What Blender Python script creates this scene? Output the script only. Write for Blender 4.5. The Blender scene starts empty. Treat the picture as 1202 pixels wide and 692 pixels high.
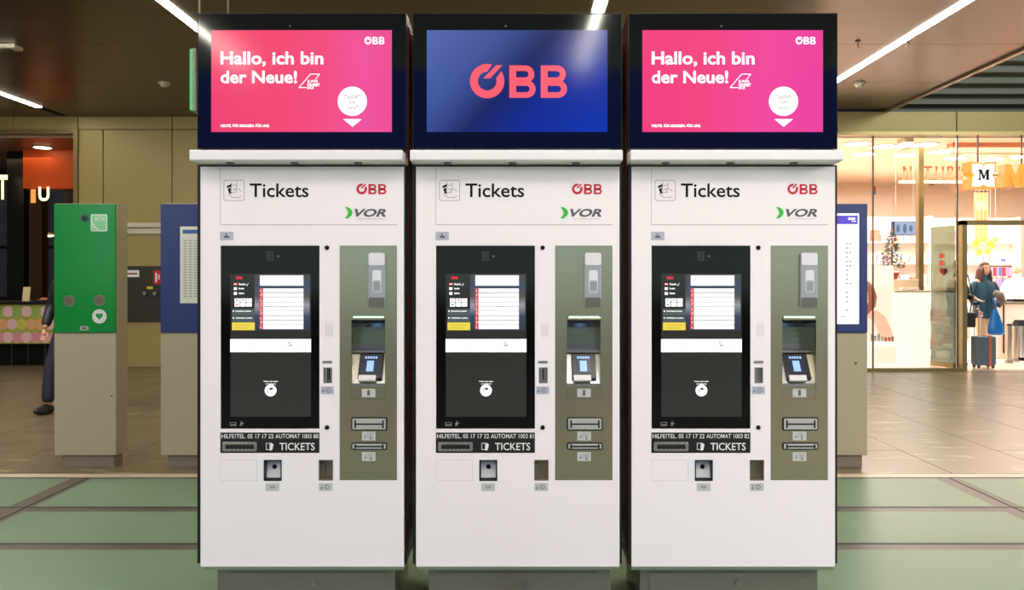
import bpy, bmesh, math, random
from mathutils import Vector, Matrix
random.seed(7)
S = bpy.context.scene
COL = S.collection
F = 1000.0; HX = 604.0; HY = 326.0; EYE = 1.45      # focal length in pixels (of 1202x692), vanishing point, eye height
FR = 3.6                                            # distance of the ticket machine fronts

# ---------------------------------------------------------------- camera
cd = bpy.data.cameras.new('camera'); cam = bpy.data.objects.new('camera', cd); COL.objects.link(cam)
cam.location = (0, 0, EYE); cam.rotation_euler = (math.pi/2, 0, 0)
cd.sensor_width = 36; cd.lens = 36*F/1202; cd.shift_x = -(HX-601)/1202; cd.shift_y = (HY-346)/1202
cd.clip_start = .05; cd.clip_end = 200
S.camera = cam
# ---------------------------------------------------------------- world: blue dusk daylight beyond the open end of the hall
w = bpy.data.worlds.new('dusk'); S.world = w; w.use_nodes = True
wn = w.node_tree; bg = wn.nodes['Background']; bg.inputs[1].default_value = .85
wt_, wx_, wr_ = wn.nodes.new('ShaderNodeTexCoord'), wn.nodes.new('ShaderNodeSeparateXYZ'), wn.nodes.new('ShaderNodeValToRGB')
wr_.color_ramp.elements[0].color = (.98, 1.32, 1.18, 1); wr_.color_ramp.elements[0].position = .035
wr_.color_ramp.elements[1].color = (.07, .13, .62, 1); wr_.color_ramp.elements[1].position = .13
wn.links.new(wt_.outputs['Generated'], wx_.inputs[0]); wn.links.new(wx_.outputs['Z'], wr_.inputs[0]); wn.links.new(wr_.outputs[0], bg.inputs[0])
S.view_settings.view_transform = 'Standard'; S.view_settings.look = 'None'
S.view_settings.gamma = 1; S.view_settings.exposure = 0.0; S.view_settings.use_curve_mapping = False
# hall light levels
L_STRIP = 40.0; L_HALL = 900.0; L_NEAR = 90.0; L_BACK = 150.0; L_SHOP = 1150.0; L_CAFE = 25.0; L_DISC = 14.0; L_STAIR = 200.0
def area(name, loc, size, sizey, power, col, rot=(0, 0, 0)):
    l = bpy.data.lights.new(name, 'AREA'); l.shape = 'RECTANGLE'; l.size = size; l.size_y = sizey
    l.energy = power; l.color = col
    o = bpy.data.objects.new(name, l); COL.objects.link(o); o.location = loc; o.rotation_euler = rot
    return o
# added unseen fill lights under the ceiling, behind and ahead of the camera
for x, y, sx, sy, p in ((-7.2, -1.2, 2.0, 4.2, L_HALL), (7.2, -1.2, 2.0, 4.2, L_HALL), (0, 1.5, 5.0, .8, L_NEAR), (-5.6, 8.5, 1.2, 3.0, L_BACK), (2.6, 11.2, 1.2, 2.5, L_BACK*.6), (4.9, 7.5, .8, 3.0, L_BACK*.4)):
    area('hall_fill_light', (x, y, 4.04), sx, sy, p, (1, .95, .93), (math.radians(20 if y > 5 else 8), 0, 0))
area('shop_luminaire', (9.5, 16.6, 3.78), 8.0, 5.4, L_SHOP, (1, .93, .88))
area('stair_fill_light', (9.5, 7.2, 5.2), 4.0, .8, L_STAIR, (.95, 1, .88), (math.radians(78), 0, 0))  # added unseen light aimed at the soffit steps and right fascia
area('cafe_luminaire', (-9.5, 16.0, 3.6), 2.5, 2.0, L_CAFE, (1, .72, .45))

# ---------------------------------------------------------------- materials
def lin(r, g=None, b=None):
    if g is None: r, g, b = r
    f = lambda v: (v/255/12.92) if v/255 <= .04045 else ((v/255+.055)/1.055)**2.4
    return (f(r), f(g), f(b), 1)
MC = {}
def mat(name, col, rough=.5, metal=0, emit=None, es=1.0, noise=0, scale=8, stretch=(1, 1, 1), bump=0, coat=0, alpha=None, spec=.5):
    if name in MC: return MC[name]
    m = bpy.data.materials.new(name); m.use_nodes = True; nt = m.node_tree; b = nt.nodes['Principled BSDF']
    c = lin(col); b.inputs['Base Color'].default_value = c
    b.inputs['Roughness'].default_value = rough; b.inputs['Metallic'].default_value = metal
    b.inputs['Coat Weight'].default_value = coat; b.inputs['Coat Roughness'].default_value = .05
    b.inputs['Specular IOR Level'].default_value = spec
    if emit: b.inputs['Emission Color'].default_value = lin(emit); b.inputs['Emission Strength'].default_value = es
    if noise or bump:
        tc = nt.nodes.new('ShaderNodeTexCoord'); mp = nt.nodes.new('ShaderNodeMapping'); nz = nt.nodes.new('ShaderNodeTexNoise')
        mp.inputs['Scale'].default_value = stretch; nz.inputs['Scale'].default_value = scale; nz.inputs['Detail'].default_value = 6
        nt.links.new(tc.outputs['Object'], mp.inputs[0]); nt.links.new(mp.outputs[0], nz.inputs['Vector'])
        if noise:
            mx = nt.nodes.new('ShaderNodeMix'); mx.data_type = 'RGBA'
            mx.inputs[6].default_value = tuple(max(0, v*(1-noise)) for v in c[:3])+(1,)
            mx.inputs[7].default_value = tuple(min(1, v*(1+noise)) for v in c[:3])+(1,)
            nt.links.new(nz.outputs['Fac'], mx.inputs[0]); nt.links.new(mx.outputs[2], b.inputs['Base Color'])
        if bump:
            bp = nt.nodes.new('ShaderNodeBump'); bp.inputs['Strength'].default_value = bump; bp.inputs['Distance'].default_value = .004
            nt.links.new(nz.outputs['Fac'], bp.inputs['Height']); nt.links.new(bp.outputs[0], b.inputs['Normal'])
    MC[name] = m; return m
def mat_glass(name, tint=(246, 245, 243), refl=.10):
    if name in MC: return MC[name]
    m = bpy.data.materials.new(name); m.use_nodes = True; nt = m.node_tree; nt.nodes.clear()
    o = nt.nodes.new('ShaderNodeOutputMaterial'); t = nt.nodes.new('ShaderNodeBsdfTransparent'); g = nt.nodes.new('ShaderNodeBsdfGlossy')
    mx = nt.nodes.new('ShaderNodeMixShader'); lw = nt.nodes.new('ShaderNodeLayerWeight'); mm = nt.nodes.new('ShaderNodeMath')
    t.inputs[0].default_value = lin(tint); g.inputs['Roughness'].default_value = .02
    lw.inputs[0].default_value = .35; mm.operation = 'MULTIPLY_ADD'; mm.inputs[1].default_value = .6; mm.inputs[2].default_value = refl*.4
    nt.links.new(lw.outputs['Fresnel'], mm.inputs[0]); nt.links.new(mm.outputs[0], mx.inputs[0])
    nt.links.new(t.outputs[0], mx.inputs[1]); nt.links.new(g.outputs[0], mx.inputs[2]); nt.links.new(mx.outputs[0], o.inputs[0])
    MC[name] = m; return m
def mat_screen(name, stops, ax, a, b, rough=.12, es=1.0):
    """lit screen (object coordinates)"""
    if name in MC: return MC[name]
    m = mat(name, (8, 8, 10), rough); nt = m.node_tree; p = nt.nodes['Principled BSDF']
    tc = nt.nodes.new('ShaderNodeTexCoord'); sx = nt.nodes.new('ShaderNodeSeparateXYZ'); mr = nt.nodes.new('ShaderNodeMapRange')
    mr.inputs[1].default_value = a; mr.inputs[2].default_value = b
    cr = nt.nodes.new('ShaderNodeValToRGB')
    while len(cr.color_ramp.elements) < len(stops): cr.color_ramp.elements.new(.5)
    for e, (t, c) in zip(cr.color_ramp.elements, stops): e.position = t; e.color = lin(c)
    nt.links.new(tc.outputs['Object'], sx.inputs[0])
    if ax == 'D':
        ad = nt.nodes.new('ShaderNodeMath'); ad.operation = 'MULTIPLY_ADD'; ad.inputs[1].default_value = -.9
        nt.links.new(sx.outputs['Z'], ad.inputs[0]); nt.links.new(sx.outputs['X'], ad.inputs[2]); nt.links.new(ad.outputs[0], mr.inputs[0])
    else: nt.links.new(sx.outputs[ax], mr.inputs[0])
    nt.links.new(mr.outputs[0], cr.inputs[0]); nt.links.new(cr.outputs[0], p.inputs['Emission Color']); p.inputs['Emission Strength'].default_value = es
    return m
def mat_stone():
    m = mat('polished_stone', (116, 103, 80), .28, spec=.3, noise=.22, scale=1.3, stretch=(1, 1.6, 1))
    nt = m.node_tree; b = nt.nodes['Principled BSDF']
    tc = nt.nodes.new('ShaderNodeTexCoord'); mp = nt.nodes.new('ShaderNodeMapping'); mp.inputs['Scale'].default_value = (.8, 2.6, 1); mp.inputs['Rotation'].default_value = (0, 0, .35)
    nz = nt.nodes.new('ShaderNodeTexNoise'); nz.inputs['Scale'].default_value = 2.2; nz.inputs['Detail'].default_value = 8; nz.inputs['Distortion'].default_value = 1.2
    cr = nt.nodes.new('ShaderNodeValToRGB'); cr.color_ramp.elements[0].position = .60; cr.color_ramp.elements[1].position = .72
    cr.color_ramp.elements[0].color = (0, 0, 0, 1); cr.color_ramp.elements[1].color = (1, 1, 1, 1)
    mx = nt.nodes.new('ShaderNodeMix'); mx.data_type = 'RGBA'; mx.inputs[7].default_value = lin(190, 175, 135)
    src = b.inputs['Base Color'].links[0].from_socket
    sc = nt.nodes.new('ShaderNodeMath'); sc.operation = 'MULTIPLY'; sc.inputs[1].default_value = .75
    nt.links.new(tc.outputs['Object'], mp.inputs[0]); nt.links.new(mp.outputs[0], nz.inputs['Vector']); nt.links.new(nz.outputs['Fac'], cr.inputs[0])
    nt.links.new(cr.outputs[0], sc.inputs[0]); nt.links.new(sc.outputs[0], mx.inputs[0]); nt.links.new(src, mx.inputs[6]); nt.links.new(mx.outputs[2], b.inputs['Base Color'])
    return m
WHITE = mat('white_enamel', (234, 228, 231), .38, noise=.015, scale=3)
CANOPYW = mat('canopy_white', (226, 225, 228), .4)
BLACK = mat('black_shell', (14, 14, 16), .3)
RED = mat('red_side_paint', (120, 22, 20), .25)
BEZEL = mat('bezel_glass', (3, 3, 6), .06, coat=.25, spec=.5)
GLASSB = mat('touch_glass', (6, 6, 6), .10, spec=.3)
STEEL = mat('brushed_steel', (194, 187, 158), .25, 1, noise=.07, scale=6, stretch=(60, 60, 1.5), bump=.06)
STEEL2 = mat('plain_steel', (190, 188, 180), .28, 1)
STEELD = mat('plinth_steel', (148, 142, 132), .40, .8, noise=.15, scale=4, stretch=(2, 2, 30), bump=.1)
LABEL = mat('label_grey', (186, 188, 186), .5)
LABELB = mat('label_bluegrey', (172, 174, 190), .5)
INK = mat('ink_black', (6, 6, 12), .6, spec=.2)
INKG = mat('ink_grey', (84, 86, 90), .5)
INKL = mat('ink_light_grey', (165, 163, 162), .5)
INKR = mat('ink_red', (190, 24, 50), .5)
GREEN = mat('ink_green', (50, 180, 50), .5)
PWHITE = mat('print_white', (232, 232, 230), .5)
DARKHOLE = mat('dark_cavity', (12, 12, 12), .7)
SCRW = mat('screen_white', (200, 200, 200), .2, emit=(250, 250, 250), es=.95)
SCRG = mat('screen_grey_text', (90, 90, 90), .2, emit=(168, 172, 174), es=1)
SCRDK = mat('screen_dark_line', (20, 20, 20), .2, emit=(95, 95, 100), es=1)
SCRR = mat('screen_red', (60, 5, 10), .2, emit=(205, 40, 60), es=1)
SCRP = mat('screen_coral', (60, 5, 10), .2, emit=(250, 92, 108), es=1)
SCRY = mat('screen_yellow', (60, 50, 5), .2, emit=(236, 214, 78), es=1)
SCRGB = mat('screen_greyblue', (20, 24, 26), .2, emit=(78, 90, 94), es=1)
DISP = mat('touch_display', (8, 8, 8), .14, emit=(47, 47, 44), es=1, spec=.4)
DISPS = mat('touch_display_side', (8, 8, 8), .14, emit=(38, 40, 40), es=1, spec=.4)
DISPL = mat('touch_display_photo', (30, 30, 30), .14, emit=(66, 74, 84), es=1, spec=.6)
SCRBL = mat('screen_blue_bit', (5, 10, 40), .2, emit=(40, 80, 210), es=1)
BEIGE = mat('column_beige', (172, 162, 134), .45, noise=.03, scale=30)
BEIGED = mat('plinth_beige', (132, 122, 104), .5)
OLIVE = mat('olive_wall_panel', (160, 140, 86), .42, metal=.15, noise=.03, scale=2)
BRONZE = mat('bronze_frame', (150, 132, 88), .35, metal=.6)
LINE = mat('joint_dark', (58, 52, 38), .6)

# ---------------------------------------------------------------- mesh builder
class MB:
    def __init__(s): s.v = []; s.f = []
    def add(s, vs, fs):
        n = len(s.v); s.v += [tuple(v) for v in vs]; s.f += [tuple(i+n for i in f) for f in fs]; return s
    def box(s, x0, x1, y0, y1, z0, z1):
        if x0 > x1: x0, x1 = x1, x0
        if y0 > y1: y0, y1 = y1, y0
        if z0 > z1: z0, z1 = z1, z0
        return s.add([(x0, y0, z0), (x1, y0, z0), (x1, y1, z0), (x0, y1, z0), (x0, y0, z1), (x1, y0, z1), (x1, y1, z1), (x0, y1, z1)],
                     [(0, 3, 2, 1), (4, 5, 6, 7), (0, 1, 5, 4), (1, 2, 6, 5), (2, 3, 7, 6), (3, 0, 4, 7)])
    def prism(s, pts, a0, a1, axis='y'):
        """2D polygon; axis y: pts are (x,z); x: (y,z); z: (x,y)"""
        def P(p, a): return (p[0], a, p[1]) if axis == 'y' else (a, p[0], p[1]) if axis == 'x' else (p[0], p[1], a)
        ar = sum(pts[i][0]*pts[(i+1) % len(pts)][1]-pts[(i+1) % len(pts)][0]*pts[i][1] for i in range(len(pts)))
        if (ar < 0): pts = pts[::-1]
        n = len(pts); lo, hi = (a0, a1) if a0 < a1 else (a1, a0)
        vs = [P(p, lo) for p in pts]+[P(p, hi) for p in pts]
        if axis == 'y': fs = [tuple(range(n)), tuple(range(2*n-1, n-1, -1))]+[(i, i+n, (i+1) % n+n, (i+1) % n) for i in range(n)]
        else: fs = [tuple(range(n-1, -1, -1)), tuple(range(n, 2*n))]+[(i, (i+1) % n, (i+1) % n+n, i+n) for i in range(n)]
        return s.add(vs, fs)
    def cyl(s, c, r, axis='y', h=.01, n=24, r2=None, sc=1.0):
        """starts at c, goes h along +axis; sc squashes the second in-plane direction"""
        r2 = r if r2 is None else r2; vs = []
        for k, (rr, d) in enumerate(((r, 0), (r2, h))):
            for i in range(n):
                a = 2*math.pi*i/n; u, t = rr*math.cos(a), rr*math.sin(a)*sc
                vs.append({'y': (c[0]+u, c[1]+d, c[2]+t), 'x': (c[0]+d, c[1]+u, c[2]+t), 'z': (c[0]+u, c[1]+t, c[2]+d)}[axis])
        fs = [(i, (i+1) % n, (i+1) % n+n, i+n) for i in range(n)]+[tuple(range(n-1, -1, -1)), tuple(range(n, 2*n))]
        if axis == 'y': fs = [f[::-1] for f in fs]
        return s.add(vs, fs)
    def ball(s, c, r, nu=16, nv=10, fn=None):
        if not isinstance(r, (tuple, list)): r = (r, r, r)
        vs = [(0, 0, 1)]
        for j in range(1, nv):
            t = math.pi*j/nv
            for i in range(nu):
                a = 2*math.pi*i/nu; vs.append((math.sin(t)*math.cos(a), math.sin(t)*math.sin(a), math.cos(t)))
        vs.append((0, 0, -1)); L = len(vs)-1; fs = []
        for i in range(nu):
            fs.append((0, 1+i, 1+(i+1) % nu)); b = 1+(nv-2)*nu; fs.append((L, b+(i+1) % nu, b+i))
            for j in range(nv-2):
                p = 1+j*nu; fs.append((p+i, p+nu+i, p+nu+(i+1) % nu, p+(i+1) % nu))
        if fn: vs = [fn(v) for v in vs]
        return s.add([(c[0]+v[0]*r[0], c[1]+v[1]*r[1], c[2]+v[2]*r[2]) for v in vs], fs)
    def tube(s, pts, r, n=8):
        pts = [Vector(p) for p in pts]; rs = r if isinstance(r, (list, tuple)) else [r]*len(pts); rings = []
        for k, p in enumerate(pts):
            d = (pts[min(k+1, len(pts)-1)]-pts[max(k-1, 0)]).normalized()
            up = Vector((0, 0, 1)) if abs(d.z) < .9 else Vector((0, 1, 0))
            a = d.cross(up).normalized(); b = a.cross(d).normalized()
            rings += [p+rs[k]*(a*math.cos(2*math.pi*i/n)+b*math.sin(2*math.pi*i/n)) for i in range(n)]
        fs = [(k*n+i, k*n+(i+1) % n, (k+1)*n+(i+1) % n, (k+1)*n+i) for k in range(len(pts)-1) for i in range(n)]
        fs += [tuple(range(n-1, -1, -1)), tuple(range((len(pts)-1)*n, len(pts)*n))]
        return s.add(rings, fs)
    def plate(s, x0, x1, z0, z1, y0, y1, holes):
        """flat plate in the xz plane, y0 front to y1 back, with rectangular holes (x0,x1,z0,z1)"""
        xs = sorted({x0, x1} | {h for q in holes for h in q[:2]}); zs = sorted({z0, z1} | {h for q in holes for h in q[2:]})
        xs = [x for x in xs if x0 <= x <= x1]; zs = [z for z in zs if z0 <= z <= z1]
        def solid(i, j):
            if i < 0 or j < 0 or i >= len(xs)-1 or j >= len(zs)-1: return False
            cx, cz = (xs[i]+xs[i+1])/2, (zs[j]+zs[j+1])/2
            return not any(h[0] < cx < h[1] and h[2] < cz < h[3] for h in holes)
        idx = {}
        def V(i, j, k):
            if (i, j, k) not in idx: idx[(i, j, k)] = len(s.v); s.v.append((xs[i], (y0, y1)[k], zs[j]))
            return idx[(i, j, k)]
        for i in range(len(xs)-1):
            for j in range(len(zs)-1):
                if not solid(i, j): continue
                s.f.append((V(i, j, 0), V(i+1, j, 0), V(i+1, j+1, 0), V(i, j+1, 0)))
                s.f.append((V(i, j+1, 1), V(i+1, j+1, 1), V(i+1, j, 1), V(i, j, 1)))
                if not solid(i-1, j): s.f.append((V(i, j, 0), V(i, j+1, 0), V(i, j+1, 1), V(i, j, 1)))
                if not solid(i+1, j): s.f.append((V(i+1, j, 1), V(i+1, j+1, 1), V(i+1, j+1, 0), V(i+1, j, 0)))
                if not solid(i, j-1): s.f.append((V(i, j, 1), V(i+1, j, 1), V(i+1, j, 0), V(i, j, 0)))
                if not solid(i, j+1): s.f.append((V(i, j+1, 0), V(i+1, j+1, 0), V(i+1, j+1, 1), V(i, j+1, 1)))
        return s
def rrect(x0, x1, z0, z1, r, n=5):
    if x0 > x1: x0, x1 = x1, x0
    if z0 > z1: z0, z1 = z1, z0
    p = []
    for cx, cz, a0 in ((x1-r, z1-r, 0), (x0+r, z1-r, 90), (x0+r, z0+r, 180), (x1-r, z0+r, 270)):
        for k in range(n+1):
            a = math.radians(a0+90*k/n); p.append((cx+r*math.cos(a), cz+r*math.sin(a)))
    return p
def frame_prism(mb, x0, x1, z0, z1, t, y0, y1):
    if z0 > z1: z0, z1 = z1, z0
    return mb.plate(x0, x1, z0, z1, y0, y1, [(x0+t, x1-t, z0+t, z1-t)])
def root_loc(o):
    while o.parent: o = o.parent
    return o
def link(name, me, m, parent=None, smooth=False, label=None):
    o = bpy.data.objects.new(name, me); COL.objects.link(o)
    if m and not me.materials: me.materials.append(m)
    if parent:
        o.parent = parent
    if smooth:
        for p in me.polygons: p.use_smooth = True
    if label: o['label'] = label
    return o
def part(name, mb, m, parent=None, bev=0, smooth=False, label=None, seg=2):
    """geometry is given in world coordinates (or machine coordinates when the root sits at the origin while it is built)"""
    vs = mb.v
    if parent:
        l = root_loc(parent).location; vs = [(v[0]-l.x, v[1]-l.y, v[2]-l.z) for v in vs]
    me = bpy.data.meshes.new(name); me.from_pydata(vs, [], mb.f)
    if bev:
        b = bmesh.new(); b.from_mesh(me); bmesh.ops.remove_doubles(b, verts=b.verts, dist=1e-6)
        ed = [e for e in b.edges if len(e.link_faces) == 2 and e.calc_face_angle(0) > .5]
        bmesh.ops.bevel(b, geom=ed, offset=bev, segments=seg, profile=.5, affect='EDGES', clamp_overlap=True); b.to_mesh(me); b.free()
    me.update()
    o = link(name, me, m, parent, smooth, label)
    if smooth == 'auto':
        pass
    return o
def tag(o, label, cat, group=None):
    o['label'] = label; o['category'] = cat
    if group: o['group'] = group
    return o
def thing(name, label, cat, loc=(0, 0, 0), group=None):
    o = bpy.data.objects.new(name, None); COL.objects.link(o); o.location = loc; o.empty_display_size = .1
    return tag(o, label, cat, group)
def single(name, label, cat, mb, m, group=None, bev=0, smooth=False):
    """a thing that is one mesh, origin at the centre of its base"""
    xs, ys, zs = zip(*mb.v); c = Vector(((min(xs)+max(xs))/2, (min(ys)+max(ys))/2, min(zs)))
    q = MB(); q.v = [(v[0]-c.x, v[1]-c.y, v[2]-c.z) for v in mb.v]; q.f = mb.f
    o = part(name, q, m, None, bev, smooth); o.location = c
    return tag(o, label, cat, group)
def struct(name, mb, m, label=None):
    o = part(name, mb, m) if mb else thing(name, '', '')
    if not mb: del o['label']; del o['category']
    o['kind'] = 'structure'
    if label: o['label'] = label
    return o
# text: default font, turned into a mesh and fitted to a measured box
TC = {}
def text_geo(s, bold=0.0, shear=0.0, res=3):
    k = (s, bold, shear, res)
    if k not in TC:
        c = bpy.data.curves.new('t', 'FONT'); c.body = s; c.offset = bold; c.resolution_u = res; c.shear = 0
        o = bpy.data.objects.new('t', c); COL.objects.link(o); bpy.context.view_layer.update()
        me = bpy.data.meshes.new_from_object(o.evaluated_get(bpy.context.evaluated_depsgraph_get()))
        v = [(p.co.x+shear*p.co.y, p.co.y) for p in me.vertices]; f = [tuple(q.vertices) for q in me.polygons]
        bpy.data.objects.remove(o); bpy.data.curves.remove(c); bpy.data.meshes.remove(me)
        xa = min(p[0] for p in v); xb = max(p[0] for p in v); ya = min(p[1] for p in v); yb = max(p[1] for p in v)
        TC[k] = ([((p[0]-xa)/(xb-xa), (p[1]-ya)/(yb-ya)) for p in v], f)
    return TC[k]
def text(mb, s, x0, x1, z0, z1, y, bold=0.0, shear=0.0, rot=0, res=3):
    """z0 bottom, z1 top; faces -Y"""
    if z0 > z1: z0, z1 = z1, z0
    v, f = text_geo(s, bold, shear, res); cx, cz = (x0+x1)/2, (z0+z1)/2; ca, sa = math.cos(rot), math.sin(rot); out = []
    for a, b in v:
        x, z = x0+a*(x1-x0)-cx, z0+b*(z1-z0)-cz
        out.append((cx+x*ca-z*sa, y, cz+x*sa+z*ca))
    return mb.add(out, f)
def rail_logo(mb, x0, x1, z0, z1, y, d=.0006):
    """ring cut by a slanted bar, then two letters B, fitted in the box"""
    if z0 > z1: z0, z1 = z1, z0
    W, H = x1-x0, z1-z0; X = lambda u: x0+u*W; Z = lambda v: z0+v*H     # u over 394 crop px, v over 138 crop px
    def T(px, py): return (X((px-282)/394), Z((400-py)/138))
    n = 40; out = []; inn = []
    for i in range(n+1):
        t = i/n; ao = math.radians(74+t*(395-74)); ai = math.radians(90+t*(378-90))
        out.append(T(351+70*math.cos(ao), 330-70*math.sin(ao))); inn.append(T(351+38*math.cos(ai), 330-38*math.sin(ai)))
    mb.add([(p[0], y, p[1]) for p in out]+[(p[0], y, p[1]) for p in inn], [(i, n+1+i, n+2+i, i+1) for i in range(n)])
    mb.prism([T(387, 265), T(413, 265), T(363, 319), T(335, 319)], y-d, y+d)
    for bx in (441, 569):
        def outer(px, py): return T(bx+px, py)
        # stem, three bars and two bowls as strips
        mb.prism([outer(0, 266), outer(28, 266), outer(28, 398), outer(0, 398)], y-d, y+d)
        for yo, yi_, h, xr in ((266, 290, 72, 66), (326, 349, 72, 71)):
            cy = yo+h/2; o2 = []; i2 = []
            for k in range(11):
                a = math.radians(90-18*k); o2.append(outer(xr+36*math.cos(a), cy-36*math.sin(a))); i2.append(outer(xr-2+14*math.cos(a), cy-13*math.sin(a)))
            o2 = [outer(28, cy-36)]+o2+[outer(28, cy+36)]; i2 = [outer(28, cy-13)]+i2+[outer(28, cy+13)]
            m = len(o2); mb.add([(p[0], y, p[1]) for p in o2]+[(p[0], y, p[1]) for p in i2], [(i, m+i, m+1+i, i+1) for i in range(m-1)])
    return mb
def Wx(px, Y): return (px-HX)*Y/F
def Wz(py, Y): return EYE-(py-HY)*Y/F
def pbox(mb, px0, px1, py0, py1, Y, d=.02):
    """box seen at these pixels when its front is at depth Y; goes d back"""
    return mb.box(Wx(px0, Y), Wx(px1, Y), Y, Y+d, Wz(py1, Y), Wz(py0, Y))

# ================================================================ THE HALL
CEIL = EYE+2.62; WY = 13.8; SY = 13.3
fl = struct('floor', MB().box(-16, 16, -9, 24, -.12, -.03), mat('floor_bed', (60, 56, 44), .8))
STONE = mat_stone(); GP = mat('green_floor_glass', (116, 140, 113), .38, spec=.2, noise=.10, scale=1.4, bump=.05)
STRIPM = mat('pane_joint', (84, 77, 68), .4, noise=.2, scale=20)
def floor_piece(name, x0, x1, y0, y1, m, z=0.0, b=.003):
    me = MB().box(x0, x1, y0, y1, -.03, z); return part(name, me, m, fl)
xe = [3.25+.8*k for k in range(-24, 16)]
for k in range(len(xe)-1):
    x0, x1 = xe[k], xe[k+1]
    if x1 < -9.6 or x0 > 11.2: continue
    off = (k % 2)*.85; y = 6.32-off
    while y < 14.1:
        a = max(y, 6.32); b = min(y+1.7, 14.1)
        if b-a > .1: floor_piece('stone_slab', x0+.003, x1-.003, a+.003, b-.003, STONE, random.uniform(-.0006, .0006))
        y += 1.7
ylines = [-1.4+.745*k for k in range(20)]
rows = [(5.41, 6.16), (4.67, 5.29), (3.92, 4.55), (3.17, 3.80), (2.42, 3.05), (1.67, 2.3), (.92, 1.55)]
cols = [(-9.4, -6.35), (-6.2, -3.21), (-3.05, -.08), (.08, 3.05), (3.21, 6.2), (6.35, 9.4)]
for a, b in rows:
    for c, d in cols: floor_piece('glass_pane', c, d, a, b, GP)
for k in range(len(rows)):
    a = rows[k][1]; b = rows[k-1][0] if k else 6.20
    floor_piece('joint_strip', -9.4, 9.4, a, b, STRIPM, -.001)
for k in range(len(cols)+1):
    x0 = cols[k-1][1] if k else -9.5; x1 = cols[k][0] if k < len(cols) else 9.5
    for a, b in rows: floor_piece('joint_strip', x0, x1, a, b, STRIPM, -.001)
SEAM = mat('joint_seam', (36, 32, 28), .7)
for k in range(len(rows)-1):
    floor_piece('joint_seam', -9.4, 9.4, rows[k][0]-.026, rows[k][0]-.012, SEAM, -.0002)
floor_piece('joint_seam', -9.4, 9.4, 6.185, 6.199, SEAM, -.0002)
for xj in (-6.2, -3.05, .08, 3.05, 6.2): floor_piece('joint_seam', xj+(.10 if xj > 1 else -.05), xj+(.114 if xj > 1 else -.036), .92, 6.18, SEAM, -.0001)
floor_piece('edge_strip', -9.6, 9.6, 6.20, 6.305, mat('pale_edge_strip', (205, 190, 165), .4), .002)
part('hall_screed', MB().box(-16, 16, -9, .9, -.03, -.002), mat('hall_screed', (140, 135, 110), .4, noise=.1, scale=2), fl)
part('side_screed', MB().box(-16, -9.65, .9, 14.1, -.03, -.002).box(11.3, 16, .9, 14.1, -.03, -.002), MC['hall_screed'], fl)
part('threshold', MB().box(6.96, 11.2, 13.12, 13.42, -.03, .003), mat('threshold_mat', (120, 108, 98), .3), fl)

# ceiling
ce = struct('ceiling', MB().box(-16, 5.83, -3.6, 14, CEIL+.03, CEIL+.2), mat('ceiling_bed', (20, 18, 14), .8))
CEM = mat('ceiling_panel', (104, 91, 80), .30, metal=.75, noise=.10, scale=1.2, stretch=(1, 1, 1), bump=.04)
lx = [-7.3, -3.33, .82, 4.28]; ye = [-3.5, -1.63, .24, 2.1, 3.96, 5.83, 7.7, 9.56, 11.43, 13.3, 13.98]
cx = [(-11.3, -7.36), (-7.24, -3.39), (-3.27, .76), (.88, 4.22), (4.34, 5.80)]
for a, b in cx:
    for k in range(len(ye)-1):
        part('ceiling_panel', MB().box(a+.004, b-.004, ye[k]+.004, ye[k+1]-.004, CEIL, CEIL+.03), CEM, ce, bev=.003, seg=1)
part('edge_profile', MB().box(5.80, 5.86, -3.6, 13.98, CEIL-.03, CEIL+.14), mat('edge_profile', (170, 150, 135), .3, .5), ce)
EMS = mat('strip_light', (255, 255, 255), .4, emit=(255, 246, 228), es=L_STRIP)
def line_light(x, ya, yb, label):
    t = thing('ceiling_line_light', label, 'ceiling light', (x, (ya+yb)/2, CEIL), None)
    part('housing', MB().box(x-.058, x+.058, ya, yb, CEIL+.004, CEIL+.029), mat('housing_grey', (90, 86, 76), .5), t)
    y = ya
    while y < yb-.1:
        e = min(y+1.26, yb); part('diffuser', MB().box(x-.047, x+.047, y+.022, e-.022, CEIL-.006, CEIL+.003), EMS, t); y += 1.26
line_light(-7.3, 3.02, 13.1, 'linear ceiling light at far left, above the shop with the orange band')
line_light(-3.33, -3.4, 9.6, 'linear ceiling light above the left pink header screen')
line_light(.82, -3.4, 9.0, 'linear ceiling light above the middle blue header screen')
line_light(4.28, -3.4, 12.5, 'long linear ceiling light on the right, running toward the bright shop')
# ceiling fittings
def detector(px, py, label, r=.085):
    Y = 2.62*F/(HY-py); x = Wx(px, Y); t = thing('smoke_detector', label, 'smoke detector', (x, Y, CEIL))
    m = mat('detector_plastic', (196, 186, 160), .5)
    part('base', MB().cyl((x, Y, CEIL-.02), r, 'z', .0195, 24), m, t); part('sensor_head', MB().cyl((x, Y, CEIL-.06), r*.5, 'z', .04, 20, r*.78), m, t)
detector(193, 97, 'small round smoke detector on the dark ceiling left of the first machine')
detector(1009, 97, 'small round smoke detector on the pale ceiling right of the third machine')
Y = 9.6; x = Wx(11, Y)
t = thing('emergency_light', 'flat pale emergency light box on the dark ceiling at far left', 'emergency light', (x, Y, CEIL))
part('body', MB().box(x-.17, x+.11, Y-.09, Y+.09, CEIL-.05, CEIL-.001), mat('detector_plastic', (196, 186, 160)), t, bev=.01)
part('lens', MB().box(x-.10, x+.03, Y-.05, Y+.05, CEIL-.058, CEIL-.05), mat('lens_dark', (90, 88, 80), .2), t)
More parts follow.
